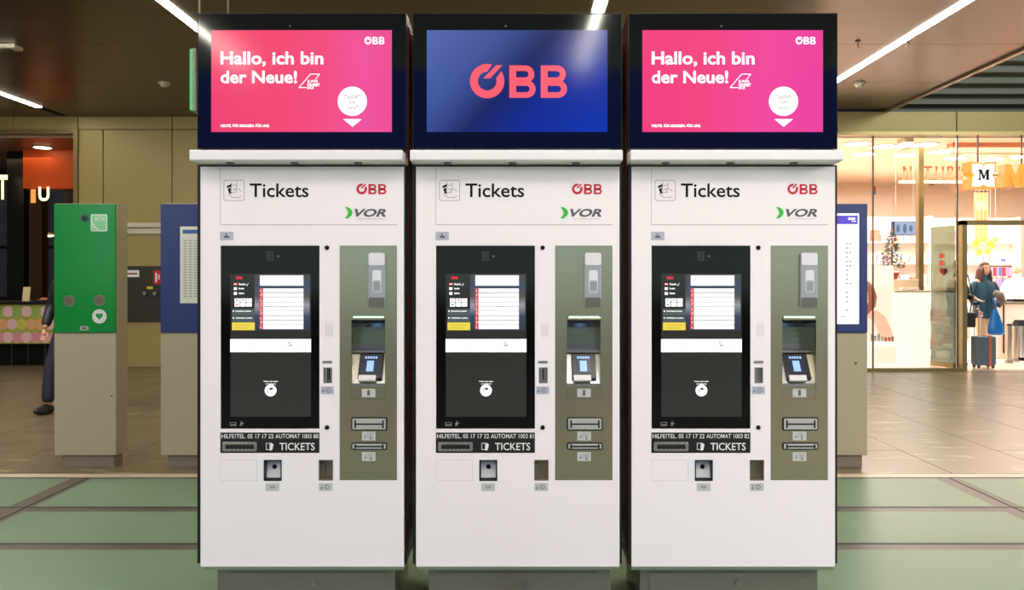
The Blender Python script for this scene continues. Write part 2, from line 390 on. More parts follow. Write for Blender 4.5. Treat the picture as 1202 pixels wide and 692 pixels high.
for px, py, lb in ((1007, 52, 'thin ceiling hook nearer the right header screen'), (1064, 54, 'short ceiling hook under the right line light, farther from the screens')):
    Y = 2.62*F/(HY-py+4); x = Wx(px, Y); t = thing('ceiling_hook', lb, 'hook', (x, Y, CEIL))
    part('rosette', MB().cyl((x, Y, CEIL-.012), .03, 'z', .0115, 14), mat('hook_metal', (70, 60, 50), .3, .8), t)
    part('pin', MB().tube([(x, Y, CEIL-.011), (x, Y, CEIL-.06), (x+.012, Y, CEIL-.07), (x, Y, CEIL-.08)], .005), MC['hook_metal'], t)
# hanging sign seen edge-on
Y = 5.8; x = Wx(224.5, Y); z0, z1 = Wz(129, Y), Wz(57, Y)
t = thing('hanging_sign', 'green edged sign box hanging from the ceiling, seen edge on', 'sign', (x, Y, z0))
part('light_box', MB().box(x-.012, x+.012, Y, Y+.9, z0, z1), mat('sign_green', (50, 160, 90), .35, emit=(70, 190, 110), es=.45), t, bev=.003)
part('face_frame', MB().box(x+.012, x+.030, Y, Y+.9, z0-.005, z1+.005), mat('sign_frame', (120, 118, 105), .4, .4), t)
for yy in (Y+.15, Y+.75): part('hanger', MB().cyl((x, yy, z1), .008, 'z', CEIL-z1, 10), MC['sign_frame'], t)

# ---------------------------------------------------------------- walls
DW = mat('dark_wall', (40, 36, 28), .6)
wb = struct('wall_back', MB().box(Wx(87, WY)-.01, 5.0, WY+.06, WY+.3, 0, CEIL), LINE)
def wp(px0, px1, py0, py1, par=wb, Yw=WY, m=OLIVE, nm='wall_panel'):
    part(nm, MB().box(Wx(px0, Yw)+.006, Wx(px1, Yw)-.006, Yw, Yw+.055, max(Wz(py1, Yw), 0.0)+.004, min(Wz(py0, Yw), CEIL)-.004), m, par, bev=.004, seg=1)
vx = [92, 121, 202, 283, 364, 445, 526, 607, 688, 769, 850, 931, 966]
for a, b in zip(vx[:-1], vx[1:]): wp(a, b, 152, 432)
vt = [-60, 15, 91, 202, 364, 526, 688, 850, 966]
wt = struct('wall_fascia', MB().box(-11.3, Wx(87, WY)-.02, WY+.06, WY+.3, Wz(152, WY), CEIL), LINE)
for a, b in zip(vt[:-1], vt[1:]): wp(a, b, 132, 152, wt)
sl = struct('wall_left', MB().box(-11.5, -11.3, -9, 20, 0, CEIL+.2), mat('left_wall', (96, 86, 60), .5))
sr = struct('wall_right', MB().box(15.8, 16, -9, 24, 0, 7), mat('right_wall', (120, 105, 80), .5))
bw = struct('wall_rear', MB().box(-16, 16, -9.2, -9, 0, 1.1), mat('rear_parapet', (110, 100, 80), .6))
# right fascia, plane SY, from behind machine 3 outward
wr = struct('wall_right_fascia', MB().box(4.4, 15.8, SY+.06, SY+.3, Wz(158, SY), Wz(131, SY)), LINE)
for a, b in ((930, 983), (983, 1123), (1123, 1263), (1263, 1403), (1403, 1543), (1543, 1700)): wp(a, b, 130.5, 156, wr, SY)
part('head_rail', MB().box(4.4, 15.8, SY-.14, SY+.04, Wz(160, SY), Wz(156, SY)), BRONZE, wr)
part('partition', MB().box(4.35, 4.5, SY, 22, 0, CEIL), mat('shop_side_wall', (235, 222, 200), .6), wr)

# stair soffit above the open edge, rising toward the viewer
st = struct('trim_1', MB().box(5.9, 15.8, 13.95, 14.1, 4.0, 7), mat('void_wall', (22, 26, 22), .7), 'dark stepped soffit of a stair above the bright shop')
SM = mat('soffit_grey', (88, 92, 80), .45, noise=.15, scale=2, stretch=(1, 3, 3))
for k in range(15):
    y1 = 13.9-.22*k; z0 = CEIL+.01+.115*k
    part('soffit_step', MB().box(5.9, 15.7, y1-.22, y1-.004, z0, z0+.14), SM, st)
part('added_void_lid', MB().box(5.86, 15.8, -3.6, 14, 7, 7.1), MC['void_wall'], st)  # added unseen covers, lid, side and front, close the void against sky light
part('added_void_side', MB().box(5.87, 5.9, -3.6, 14, CEIL+.14, 7), MC['void_wall'], st)
part('added_void_front', MB().box(5.9, 15.8, -3.7, -3.6, 4.4, 7), MC['void_wall'], st)
part('soffit_joint', MB().box(Wx(1132, 12.2), Wx(1132, 12.2)+.015, 10.6, 12.2, CEIL+.8, CEIL+.81), LINE, st)

# ================================================================ CAFE BEHIND THE LEFT WALL
CY = WY
w1 = struct('window_1', MB().box(Wx(87, CY), Wx(92, CY), CY-.03, CY+.12, 0, Wz(157, CY)).box(-11.3, Wx(92, CY), CY-.03, CY+.12, Wz(157, CY), Wz(152, CY)), BRONZE, 'bronze framed opening of the shop with the orange band')
part('glass', MB().box(-11.3, Wx(-2, CY), CY+.03, CY+.04, 1.1, Wz(158, CY)), mat_glass('thin_glass'), w1)
cs = struct('wall_cafe', MB().box(-12.4, -6.9, 18.2, 18.4, 0, 4), mat('cafe_back', (16, 16, 20), .4))
part('side_panel', MB().box(-7.1, -6.95, CY+.3, 18.2, 0, 4), mat('cafe_side', (52, 34, 20), .4), cs)
part('side_panel', MB().box(-12.5, -12.35, CY+.2, 18.2, 0, 4), MC['cafe_side'], cs)
part('cafe_ceiling', MB().box(-12.4, -6.95, CY+.14, 18.2, Wz(160, CY), Wz(158, CY)+.1), mat('cafe_ceiling', (176, 142, 118), .35), cs)
Yb = 15.2
part('orange_band', MB().box(Wx(27, Yb), Wx(90, Yb), Yb, Yb+.25, Wz(221, Yb), Wz(160, CY)), mat('orange_band', (214, 84, 28), .45, emit=(214, 84, 28), es=.10), cs)
for a, b, c in ((8, 28, (18, 16, 16)), (34, 49, (66, 42, 28)), (75, 90, (40, 26, 18))):
    Yp = 15.4; part('post', MB().box(Wx(a, Yp), Wx(b, Yp), Yp, Yp+.2, 0, Wz(181 if a > 30 else 170, Yp)), mat('cafe_post%d' % a, c, .35), cs)
NB = mat('night_window', (10, 16, 30), .1, emit=(58, 60, 66), es=.30, noise=.6, scale=3)
for i in range(6):
    a = -30+i*22; part('night_pane', MB().box(Wx(a, 18.1), Wx(a+20, 18.1), 18.1, 18.15, Wz(348, 18.1), Wz(292, 18.1)), NB, cs); part('night_pane', MB().box(Wx(a, 18.1), Wx(a+20, 18.1), 18.1, 18.15, Wz(288, 18.1), Wz(205, 18.1)), NB, cs)
x, Y = Wx(50, 14.9), 14.9
t = thing('downlight', 'glowing oval downlight in the ceiling above the orange band', 'downlight', (x, Y, Wz(160, CY)))
part('rim', MB().cyl((x, Y, Wz(160, CY)-.015), .17, 'z', .0145, 28), mat('rim_white', (220, 210, 190), .5), t)
part('lamp', MB().cyl((x, Y, Wz(160, CY)-.022), .14, 'z', .007, 28), mat('warm_lamp', (255, 250, 240), .5, emit=(255, 232, 190), es=6), t)
GLW = mat('glow_letter', (255, 240, 200), .4, emit=(255, 232, 180), es=1.6)
for s, a, b, c, d, lb in (('T', -3, 9, 205, 234, 'glowing cream letter T at the left picture edge'), ('1', 36, 42, 222, 238, 'dim orange glowing numeral below the orange band'), ('U', 45, 58, 219, 236, 'glowing cream curved letter below the orange band')):
    Yt = 15.1; single('sign_letter', lb, 'letter', text(MB(), s, Wx(a, Yt), Wx(b, Yt), Wz(d, Yt), Wz(c, Yt), Yt, .03), GLW if s != '1' else mat('glow_orange', (255, 170, 90), .4, emit=(240, 150, 70), es=.9))
# pendant lights inside cafe
for i, (px, py, r) in enumerate(((28, 276, .07), (58, 276, .08), (26, 235, .05), (14, 349, .06))):
    Yt = 16.6+.2*i; x = Wx(px, Yt); z = Wz(py, Yt)
    t = thing('pendant_lamp', ('round pendant lamp beside the brown post inside the cafe', 'bright pendant lamp inside the cafe next to the green column', 'tiny upper pendant lamp inside the cafe', 'low lamp glowing just above the cafe counter')[i], 'lamp', (x, Yt, z))
    part('shade', MB().cyl((x, Yt, z), r*1.6, 'z', .05, 20, r*.5), mat('lampshade', (200, 170, 120), .5), t); part('bulb', MB().ball((x, Yt, z), (r, r, r*.4), 12, 8), mat('warm_lamp', (255, 250, 240)), t, smooth=True)
    part('cord', MB().cyl((x, Yt, z+.05), .006, 'z', Wz(160, CY)-z-.05, 6), INK, t)
# counter with printed front
Yc = 14.2; z0, z1 = Wz(403, Yc), Wz(357, Yc); xa, xb = -11.2, Wx(63, Yc)+.5
t = thing('cafe_counter', 'cafe counter with a colourful macaron print on its front', 'counter', ((xa+xb)/2, Yc+.4, 0))
part('body', MB().box(xa, xb, Yc+.03, Yc+.8, z0-.02, z1), mat('counter_dark', (22, 18, 16), .4), t)
pf = part('printed_front', MB().box(xa, xb, Yc, Yc+.03, z0, z1), mat('macaron_print_ground', (170, 172, 78), .4, noise=.3, scale=4), t)
cols_m = [(226, 150, 160), (206, 200, 90), (222, 214, 130), (236, 190, 190), (150, 180, 90), (230, 170, 120)]
disc0 = [None]*6
for r in range(3):
    for c in range(27):
        k = (c*3+r*5+(c*r) % 4) % 6; x = xa+.12+c*.155+(r % 2)*.07; z = z0+.105+r*.215
        if x+.08 > xb: continue
        if disc0[k] is None: disc0[k] = part('printed_macaron', MB().cyl((x, Yc-.002, z), .092, 'y', .002, 16), mat('macaron_%d' % k, cols_m[k], .45), pf); base_ = [None]*6 if c == 0 and r == 0 else base_; base_[k] = (x, z)
        else:
            o = disc0[k].copy(); COL.objects.link(o); o.location = (x-base_[k][0], 0, z-base_[k][1])
part('worktop', MB().box(xa, xb+.04, Yc-.05, Yc+.85, z1, z1+.05), mat('counter_dark', (22, 18, 16)), t, bev=.006)
for k in range(11): part('leg', MB().cyl((xb-.15-k*.28, Yc+.12, 0), .02, 'z', z0-.02, 10), mat('leg_black', (20, 18, 18), .4), t)
part('plinth', MB().box(xa, xb, Yc+.5, Yc+.75, 0, z0-.02), MC['counter_dark'], t)
x = Wx(30, Yc+.1)
t = thing('price_card', 'small cream price card standing on the cafe counter', 'card', (x, Yc+.1, z1+.05))
part('card', MB().prism([(Yc+.1, z1+.05), (Yc+.11, z1+.05), (Yc+.15, z1+.29), (Yc+.14, z1+.29)], x-.06, x+.06, 'x'), mat('card_cream', (216, 196, 140), .5, emit=(216, 196, 140), es=.15), t)
part('stand', MB().box(x-.05, x+.05, Yc+.10, Yc+.2, z1+.05, z1+.06), LABEL, t)
x = Wx(52, Yc+.2)
t = thing('plate', 'small white plate with a pastry on the cafe counter beside the green column', 'plate', (x, Yc+.2, z1+.05))
part('dish', MB().cyl((x, Yc+.2, z1+.05), .06, 'z', .02, 20, .13), PWHITE, t)
part('pastry', MB().ball((x, Yc+.2, z1+.085), (.08, .05, .03), 12, 8), mat('pastry', (200, 120, 60), .6), t, smooth=True)

# ---------------------------------------------------------------- things on the olive wall between the columns
Yw = WY
t = thing('fire_point', 'dark fire service panel on the olive wall between the two left columns', 'fire panel', (Wx(170, Yw), Yw, Wz(378, Yw)))
part('back_plate', MB().box(Wx(143, Yw), Wx(202, Yw), Yw-.05, Yw, Wz(377, Yw), Wz(312, Yw)), mat('fire_plate', (44, 42, 34), .4), t, bev=.006)
for px in (172, 184):
    c = (Wx(px, Yw), Yw-.075, Wz(344, Yw)); p = part('socket', MB().cyl(c, .05, 'y', .025, 20), mat('socket_dark', (26, 24, 22), .3), t); part('cap', MB().cyl((c[0], c[1]-.012, c[2]), .03, 'y', .012, 16), STEEL2, p)
part('warning_label', MB().box(Wx(174, Yw), Wx(181, Yw), Yw-.054, Yw-.05, Wz(339, Yw), Wz(336, Yw)), mat('yellow_label', (220, 205, 50), .5), t)
p = part('text_label', MB().box(Wx(149, Yw), Wx(165, Yw), Yw-.054, Yw-.05, Wz(325, Yw), Wz(317, Yw)), PWHITE, t)
part('text_line', MB().box(Wx(151, Yw), Wx(163, Yw), Yw-.056, Yw-.054, Wz(322, Yw), Wz(320, Yw)), mat('ink_redbrown', (150, 70, 60), .5), p)
p = part('fire_sign', MB().box(Wx(181.5, Yw), Wx(198, Yw), Yw-.054, Yw-.05, Wz(333.5, Yw), Wz(317, Yw)), mat('fire_red', (190, 30, 34), .5), t)
part('pictogram', MB().box(Wx(184, Yw), Wx(186, Yw), Yw-.057, Yw-.054, Wz(331, Yw), Wz(320, Yw)).box(Wx(187.5, Yw), Wx(189, Yw), Yw-.057, Yw-.054, Wz(328, Yw), Wz(322, Yw)), PWHITE, p)
t = thing('wall_rail', 'white two tier rail on the olive wall right of the green column', 'rail', (Wx(170, Yw), Yw, Wz(274.5, Yw)))
part('rail', MB().box(Wx(140, Yw), Wx(208, Yw), Yw-.08, Yw, Wz(267, Yw), Wz(261.5, Yw)), mat('rail_white', (205, 196, 170), .5), t, bev=.008)
part('lower_strip', MB().box(Wx(140, Yw), Wx(208, Yw), Yw-.05, Yw, Wz(274.5, Yw), Wz(268, Yw)), MC['rail_white'], t, bev=.005)

# ================================================================ INFORMATION COLUMNS
def column(px0, px1, label, cat, name, panel_mat, back=.19):
    Y = 6.5; x0, x1 = Wx(px0, Y), Wx(px1, Y)
    t = thing(name, label, cat, ((x0+x1)/2, Y+back/2, 0))
    part('plinth', MB().box(x0+.05, x1-.03, Y+.03, Y+back-.02, 0, .095), BEIGED, t, bev=.003)
    part('housing', MB().box(x0, x1, Y+.012, Y+back, .095, Wz(238.5, Y)), BEIGE, t, bev=.004)
    part('lower_door', MB().box(x0+.003, x1-.003, Y, Y+.012, .098, Wz(391.5, Y)), BEIGE, t, bev=.002)
    gp = part('front_panel', MB().box(x0+.004, x1-.004, Y-.006, Y+.012, Wz(390, Y), Wz(239.3, Y)), panel_mat, t, bev=.002)
    return t, gp, Y
GRN = mat('green_glass_panel', (14, 138, 60), .14, noise=.05, scale=3)
t, gp, Y = column(63.3, 136.5, 'green emergency call column with beige lower half, far left', 'emergency column', 'sos_column', GRN)
def disc(name, px, py, r, m, par, y0, d=.006, n=24, sc=1): return part(name, MB().cyl((Wx(px, Y), y0-d, Wz(py, Y)), r*Y/F, 'y', d, n), m, par)
c = disc('camera_ring', 99.9, 256, 4.2, BLACK, t, Y-.006, .008); disc('camera_lens', 99.9, 256, 2.4, BEZEL, c, Y-.014, .004)
s = part('sos_sign', MB().prism(rrect(Wx(107, Y), Wx(127, Y), Wz(271.7, Y), Wz(251, Y), .018), Y-.009, Y-.006), mat('sos_pale_green', (120, 205, 150), .4), t)
part('sign_border', MB().plate(Wx(107.8, Y), Wx(126.2, Y), Wz(271, Y), Wz(251.8, Y), Y-.011, Y-.009, [(Wx(108.8, Y), Wx(125.2, Y), Wz(270, Y), Wz(252.8, Y))]), PWHITE, s)
part('sign_text', text(MB(), 'SOS', Wx(112, Y), Wx(124, Y), Wz(259, Y), Wz(254, Y), Y-.0115, .02), PWHITE, s)
part('handset_symbol', MB().tube([(Wx(110.5, Y), Y-.011, Wz(262, Y)), (Wx(111.5, Y), Y-.011, Wz(267, Y)), (Wx(116, Y), Y-.011, Wz(269, Y))], .005), PWHITE, s)
for px, py in ((81.9, 352.8), (117.2, 352.2)):
    d_ = disc('speaker_grille', px, py, 6.5, mat('grille_taupe', (120, 116, 96), .4, .5), t, Y-.006, .004)
    q = MB()
    for a in range(-2, 3):
        for b in range(-2, 3):
            if a*a+b*b < 7: q.cyl((Wx(px+a*2, Y), Y-.0115, Wz(py+b*2, Y)), .004, 'y', .0015, 8)
    part('grille_holes', q, DARKHOLE, d_)
d_ = disc('defibrillator_badge', 117.3, 371, 8.3, PWHITE, t, Y-.006, .004)
q = MB()
hp = [(0, -4.2), (4.2, .6), (3.6, 3), (1.8, 3.8), (0, 2.2), (-1.8, 3.8), (-3.6, 3), (-4.2, .6)]
q.prism([(Wx(117.3+a, Y), Wz(371-b, Y)) for a, b in hp], Y-.0125, Y-.010)
for k in range(12):
    a = k*math.pi/6; q.cyl((Wx(117.3+6.3*math.cos(a), Y), Y-.0125, Wz(371+6.3*math.sin(a), Y)), .0035, 'y', .002, 8)
part('heart_symbol', q, mat('heart_green', (30, 140, 70), .5), d_)
d_ = part('maker_plate', MB().prism(rrect(Wx(94.5, Y), Wx(104.5, Y), Wz(387.5, Y), Wz(382.5, Y), .008), Y-.009, Y-.006), STEEL2, t)
part('plate_text', MB().box(Wx(97, Y), Wx(102, Y), Y-.010, Y-.009, Wz(386, Y), Wz(384, Y)), INKG, d_)
k_ = disc('lock', 131.5, 462, 2.2, STEEL2, t, Y, .008); disc('keyhole', 131.5, 463.5, .9, INK, k_, Y-.008, .002)
NAVY = mat('navy_panel', (6, 38, 108), .45, noise=.04, scale=5)
t, gp, Y = column(188.2, 262, 'blue timetable column partly hidden behind the left ticket machine', 'timetable column', 'timetable_column', NAVY)
p = part('timetable_poster', MB().box(Wx(212, Y), Wx(254, Y), Y-.010, Y-.006, Wz(355.6, Y), Wz(265.8, Y)), mat('poster_paper', (216, 216, 206), .45), t)
part('poster_heading', MB().box(Wx(215, Y), Wx(251, Y), Y-.012, Y-.010, Wz(274, Y), Wz(269.5, Y)), mat('poster_blue', (50, 90, 160), .5), p)
q = MB()
for c in range(6):
    for r in range(22): q.box(Wx(216+c*6, Y), Wx(220+c*6, Y), Y-.0112, Y-.010, Wz(283+r*3.1, Y), Wz(281.6+r*3.1, Y))
part('timetable_text', q, mat('poster_grey', (168, 168, 162), .5), p)
t, gp, Y = column(944, 1018.5, 'blue information column with a lit departure screen, right of the machines', 'information column', 'departure_column', NAVY)
p = part('departure_screen', MB().box(Wx(956, Y), Wx(1007.6, Y), Y-.012, Y-.006, Wz(380, Y), Wz(250.4, Y)), mat('departure_white', (200, 200, 210), .2, emit=(232, 230, 250), es=1), t)
part('screen_header', MB().box(Wx(957, Y), Wx(1006, Y), Y-.014, Y-.012, Wz(263, Y), Wz(253, Y)), mat('departure_purple', (20, 10, 60), .2, emit=(88, 66, 200), es=1), p)
q = MB(); rail_logo(q, Wx(994.5, Y), Wx(1003, Y), Wz(258.2, Y), Wz(255.2, Y), Y-.0150); q.box(Wx(999, Y), Wx(1004, Y), Y-.0148, Y-.014, Wz(260.2, Y), Wz(259.2, Y)); part('header_text', q, SCRW, p)
q = MB()
for r, wd in enumerate((2, 1, 2, 1, 2, 2, 1, 1, 1, 2, 0, 1, 1, 1, 0, 1)):
    yy = 285+r*5.2
    for c in range(wd): q.box(Wx(992+c*4.2, Y), Wx(994.5+c*4.2, Y), Y-.0135, Y-.012, Wz(yy+1.6, Y), Wz(yy, Y))
    if wd: q.box(Wx(964, Y), Wx(978, Y), Y-.0135, Y-.012, Wz(yy+1.6, Y), Wz(yy, Y))
q.box(Wx(985, Y), Wx(993, Y), Y-.0135, Y-.012, Wz(371.7, Y), Wz(371, Y))
part('departure_text', q, mat('departure_ink', (90, 90, 110), .3, emit=(120, 120, 150), es=.8), p)
part('lock', MB().cyl((Wx(1004.5, Y), Y-.005, Wz(426, Y)), .008, 'y', .005, 12), INKG, t)

# ================================================================ TICKET MACHINES (machine coordinates: x from the measured centre, y from the front, z world)
K = F/FR
def mx_(px): return (px-354.2)/K
def mz_(py): return EYE-(py-HY)/K
def mbx(q, px0, px1, py0, py1, y0, y1): return q.box(mx_(px0), mx_(px1), y0, y1, mz_(py1), mz_(py0))
def hole(px0, px1, py0, py1): return (mx_(px0), mx_(px1), mz_(py1), mz_(py0))
def mrr(q, px0, px1, py0, py1, r, y0, y1): return q.prism(rrect(mx_(px0), mx_(px1), mz_(py1), mz_(py0), r/K), y0, y1)
def mtext(q, s, px0, px1, py0, py1, y, bold=0., shear=0., rot=0): return text(q, s, mx_(px0), mx_(px1), mz_(py1), mz_(py0), y, bold, shear, rot)
def recess(q, px0, px1, py0, py1, y0, y1, t=.003):
    """open box (four walls and a back) behind an opening"""
    x0, x1, z0, z1 = mx_(px0), mx_(px1), mz_(py1), mz_(py0)
    q.plate(x0, x1, z0, z1, y0, y1, [(x0+t, x1-t, z0+t, z1-t)]); return q.box(x0, x1, y1, y1+t, z0, z1)
def machine(idx, number, label):
    t = thing('ticket_machine', label, 'ticket machine', (0, 0, 0), 'row of three ticket machines')
    P = lambda n, q, m, par=t, **k: part(n, q, m, par, **k)
    # steel plinth and shell
    q = mbx(MB(), 248, 461 if idx != 1 else 466, 671, 728.7, .07, .52); P('plinth', q, STEELD, bev=.004)
    l_ = P('plinth_lock', MB().cyl((mx_(365), .055, mz_(689.5)), .011, 'y', .015, 20), STEEL2); P('keyhole', MB().box(mx_(365)-.0015, mx_(365)+.0015, .0535, .055, mz_(689.5)-.005, mz_(689.5)+.005), INK, l_)
    P('plinth_door', mbx(MB(), 259, 450, 678, 728.5, .066, .07), STEELD)
    q = MB().prism([(mx_(231.5), mz_(193)), (mx_(231.5), mz_(660)), (mx_(236.5), mz_(669)), (mx_(471.9), mz_(669)), (mx_(476.9), mz_(660)), (mx_(476.9), mz_(193))], .022, .55)
    q.v = [(v[0], .14 if abs(v[1]-.022) < 1e-6 else v[1], v[2]) for v in q.v]
    q.plate(mx_(231.5), mx_(476.9), mz_(661), mz_(193), .022, .14, [hole(238, 472, 199, 655)]); P('cabinet_shell', q, BLACK)
    P('shell_bottom', MB().prism([(mx_(231.5), mz_(661)), (mx_(236.5), mz_(669)), (mx_(471.9), mz_(669)), (mx_(476.9), mz_(661))], .022, .14), BLACK)
    P('shell_edge', mbx(MB(), 231.5, 234.6, 193.5, 661, .002, .022), BLACK); P('shell_edge', mbx(MB(), 474.9, 476.9, 193.5, 661, .002, .022), BLACK)
    for s in (231.5-.8, 476.9): P('side_panel', MB().box(mx_(s), mx_(s+.8), .05, .545, mz_(650), mz_(20)), RED)
    # front panel with openings
    holes = [hole(258.8, 375, 288, 503), hole(398.5, 466, 288, 563.5), hole(258.5, 375, 507.3, 531.4), hole(379.5, 389.9, 431, 449.6), hole(309.6, 330.7, 539.4, 564), hole(374, 391, 539.4, 563.8)]
    q = MB().plate(mx_(235.4), mx_(474.2), mz_(664.5), mz_(195.5), 0, .02, holes); P('front_panel', q, WHITE)
    q = MB().prism([(0, mz_(664.6)), (.02, mz_(664.6)), (.10, mz_(671)), (.028, mz_(671))], mx_(235.9), mx_(473.7), 'x'); P('bottom_chamfer', q, mat('chamfer_grey', (196, 200, 184), .45))
    q = mbx(MB(), 258.5, 466, 263.2, 264, -.0006, 0); mbx(q, 258.3, 258.8, 197, 263.5, -.0005, 0); P('panel_groove', q, INKL)
    q = MB(); frame_prism(q, mx_(258.6), mx_(301.9), mz_(563.5), mz_(539.4), .0016, -.0006, 0); P('blank_flap', q, mat('flap_line', (205, 199, 194), .5))
    for py in (290.5, 501.3): P('screw_cap', MB().cyl((mx_(384), -.003, mz_(py)), 2.6/K, 'y', .003, 20), INK, smooth=False)
    # heading
    q = MB(); x0, x1, z0, z1 = mx_(262.7), mx_(286.8), mz_(235.4), mz_(211.3)
    o_ = rrect(x0, x1, z0, z1, .009); i_ = rrect(x0+.0014, x1-.0014, z0+.0014, z1-.0014, .0078); n = len(o_)
    q.add([(a, -.0006, b) for a, b in o_]+[(a, -.0006, b) for a, b in i_], [(i, n+i, n+(i+1) % n, (i+1) % n)[::-1] for i in range(n)])
    def pt(u, v): return (mx_(255+u*40/692), mz_(200+v*40/692))
    for pl in (((290, 240), (290, 440)), ((395, 240), (395, 370)), ((310, 300), (375, 300)), ((330, 375), (400, 375), (450, 385), (490, 425)), ((330, 375), (350, 400), (385, 405), (385, 445), (320, 440)),
               ((220, 455), (240, 500), (285, 520), (290, 545), (460, 545), (490, 515))):
        w_ = .0007
        for (a, b), (c, d) in zip(pl[:-1], pl[1:]):
            p0, p1 = Vector(pt(a, b)), Vector(pt(c, d)); nn = (p1-p0).normalized(); nn = Vector((-nn.y, nn.x))*w_
            q.prism([tuple(p0+nn), tuple(p1+nn), tuple(p1-nn), tuple(p0-nn)], -.0009, -.0003)
    q.prism([pt(*a) for a in ((188, 320), (285, 275), (285, 325), (205, 360))], -.0009, -.0003); q.prism([pt(*a) for a in ((212, 375), (275, 345), (275, 440), (320, 462), (245, 470))], -.0009, -.0003)
    P('ticket_symbol', q, INK)
    P('heading_text', mtext(MB(), 'Tickets', 293.2, 362.3, 215.2, 231.4, -.0008, .012), INK)
    P('railway_logo', rail_logo(MB(), mx_(418.4), mx_(453.5), mz_(228), mz_(215.6), -.0008), INKR)
    q = MB().prism([(mx_(a), mz_(b)) for a, b in ((404.6, 242.5), (409.5, 243.4), (413, 246.5), (414, 249.5), (412.6, 253), (408.5, 256.2), (404.8, 256.4), (407.6, 252.5), (408.6, 249.5), (407.4, 246))], -.0009, -.0003)
    P('network_logo_arrow', q, GREEN)
    q = mtext(MB(), 'VOR', 416.3, 453.2, 244.9, 254.4, -.0008, .035, .28); P('network_logo_text', q, INKG)
    q = mtext(MB(), 'VERKEHRSVERBUND OST-REGION', 419, 451, 256, 257.4, -.0008); P('network_logo_caption', q, INKL)
    s = P('info_sticker', mbx(MB(), 258.2, 273.9, 271.8, 281.7, -.001, 0), LABELB)
    q = MB().prism([(mx_(a), mz_(b)) for a, b in ((262.5, 277), (264.8, 276.6), (265, 273.8), (266.2, 273.8), (266.4, 276.3), (269.5, 277.2), (269.3, 279), (263.5, 279))], -.0015, -.001); P('hand_symbol', q, INKG, s)
    # touch screen
    ts = P('touch_screen', mbx(MB(), 259, 374.8, 288.2, 502.8, .003, .03), GLASSB, bev=.0015, seg=1)
    y = .0022
    q = mbx(MB(), 270.3, 364.8, 321.2, 397.7, y, .003); P('display_upper', q, DISP, ts)
    P('display_lower', mbx(MB(), 270.3, 364.8, 413.1, 488.9, y, .003), DISP, ts)
    P('display_sidebar', mbx(MB(), 271, 298.6, 321.8, 387.6, y-.0004, y), DISPS, ts)
    P('display_photo', mbx(MB(), 298.8, 363.4, 322, 387.4, y-.0004, y), mat_screen('display_photo_pic', [(0, (52, 60, 74)), (.25, (60, 72, 92)), (.45, (150, 152, 160)), (.6, (84, 78, 74)), (.8, (58, 66, 92)), (1, (66, 64, 62))], 'Z', mz_(387), mz_(322)), ts)
    P('camera_window', mbx(MB(), 312.4, 321, 294.9, 306, y, .003), mat('cam_grey', (48, 50, 46), .3), ts)
    q = MB()
    for a in (314.6, 317.2, 318.6):
        for b in (297.5, 300.5, 303.5): q.cyl((mx_(a), y-.0006, mz_(b)), .9/K, 'y', .0006, 10)
    P('camera_dots', q, DARKHOLE, ts); P('status_light', MB().cyl((mx_(326.2), y, mz_(300.6)), 1.3/K, 'y', .0008, 12), mat('status_grey', (90, 96, 92), .4), ts)
    y -= .0008
    P('search_box', mbx(MB(), 305, 356, 323, 335, y, y+.0004), SCRW, ts)
    for r in range(9): P('list_row', mbx(MB(), 305, 356, 338.5+r*5.36, 343.1+r*5.36, y, y+.0004), SCRW, ts); P('list_icon', mbx(MB(), 304.4, 308.8, 338.6+r*5.36, 343+r*5.36, y-.0003, y+.0001), SCRR, ts)
    q = MB()
    for r in range(9): mtext(q, '?' if r % 2 else 'L', 305.7, 307.5, 339.6+r*5.36, 342+r*5.36, y-.0006)
    P('icon_symbols', q, SCRW, ts)
    q = mtext(MB(), 'Wohin soll es gehen', 312, 326, 324.6, 326, y-.0004)
    P('search_text', q, SCRG, ts)
    q = MB(); mbx(q, 276.6, 284.4, 324.2, 327.5, y, y+.0004); P('menu_logo_box', q, SCRR, ts)
    q = MB(); mtext(q, 'Deutsch', 280.2, 287.8, 332, 334.4, y, .02); mtext(q, 'English', 280.2, 286.4, 337.4, 340, y, .02); mtext(q, 'Italiano', 280.2, 286.6, 342.8, 345, y, .02)
    q.prism([(mx_(289), mz_(333.4)), (mx_(289.8), mz_(334.6)), (mx_(291.4), mz_(331.8)), (mx_(291.6), mz_(332.2)), (mx_(289.8), mz_(335.4)), (mx_(288.7), mz_(334))], y-.0002, y)
    mtext(q, 'Persönliche Angebote', 276.4, 294.6, 364, 366.2, y-.0008, .02); mtext(q, 'Verbindung suchen', 276.4, 296, 372, 374.2, y-.0008, .02)
    q.cyl((mx_(273.9), y-.0008, mz_(365)), .8/K, 'y', .0004, 8); q.cyl((mx_(273.9), y-.0008, mz_(373)), .8/K, 'y', .0004, 8)
    for a, b in ((337, 340), (342.6, 345.8)): mbx(q, 274.4, 278, a, b, y, y+.0004)
    mbx(q, 274.4, 278, 332.8, 333.6, y-.0003, y+.0003)
    P('menu_text', q, SCRW, ts)
    q = mbx(MB(), 274.2, 278.3, 331.6, 334.8, y, y+.0004); P('language_flag', q, SCRR, ts)
    q = MB()
    for c in range(3):
        for r in range(2): P('menu_tile', mbx(MB(), 275.2+c*7, 281.4+c*7, 350+r*5.1, 354.5+r*5.1, y, y+.0004), mat('tile_white', (200, 200, 200), .2, emit=(222, 226, 228), es=1), ts)
    q = mbx(MB(), 276.5, 279.6, 351.4, 352.6, y-.0003, y); mbx(q, 283.5, 286.6, 351.4, 352.6, y-.0003, y); mbx(q, 290.5, 293.6, 351.6, 352.2, y-.0003, y)
    mbx(q, 276.5, 279.6, 356.6, 358, y-.0003, y); P('tile_symbols', q, SCRR, ts)
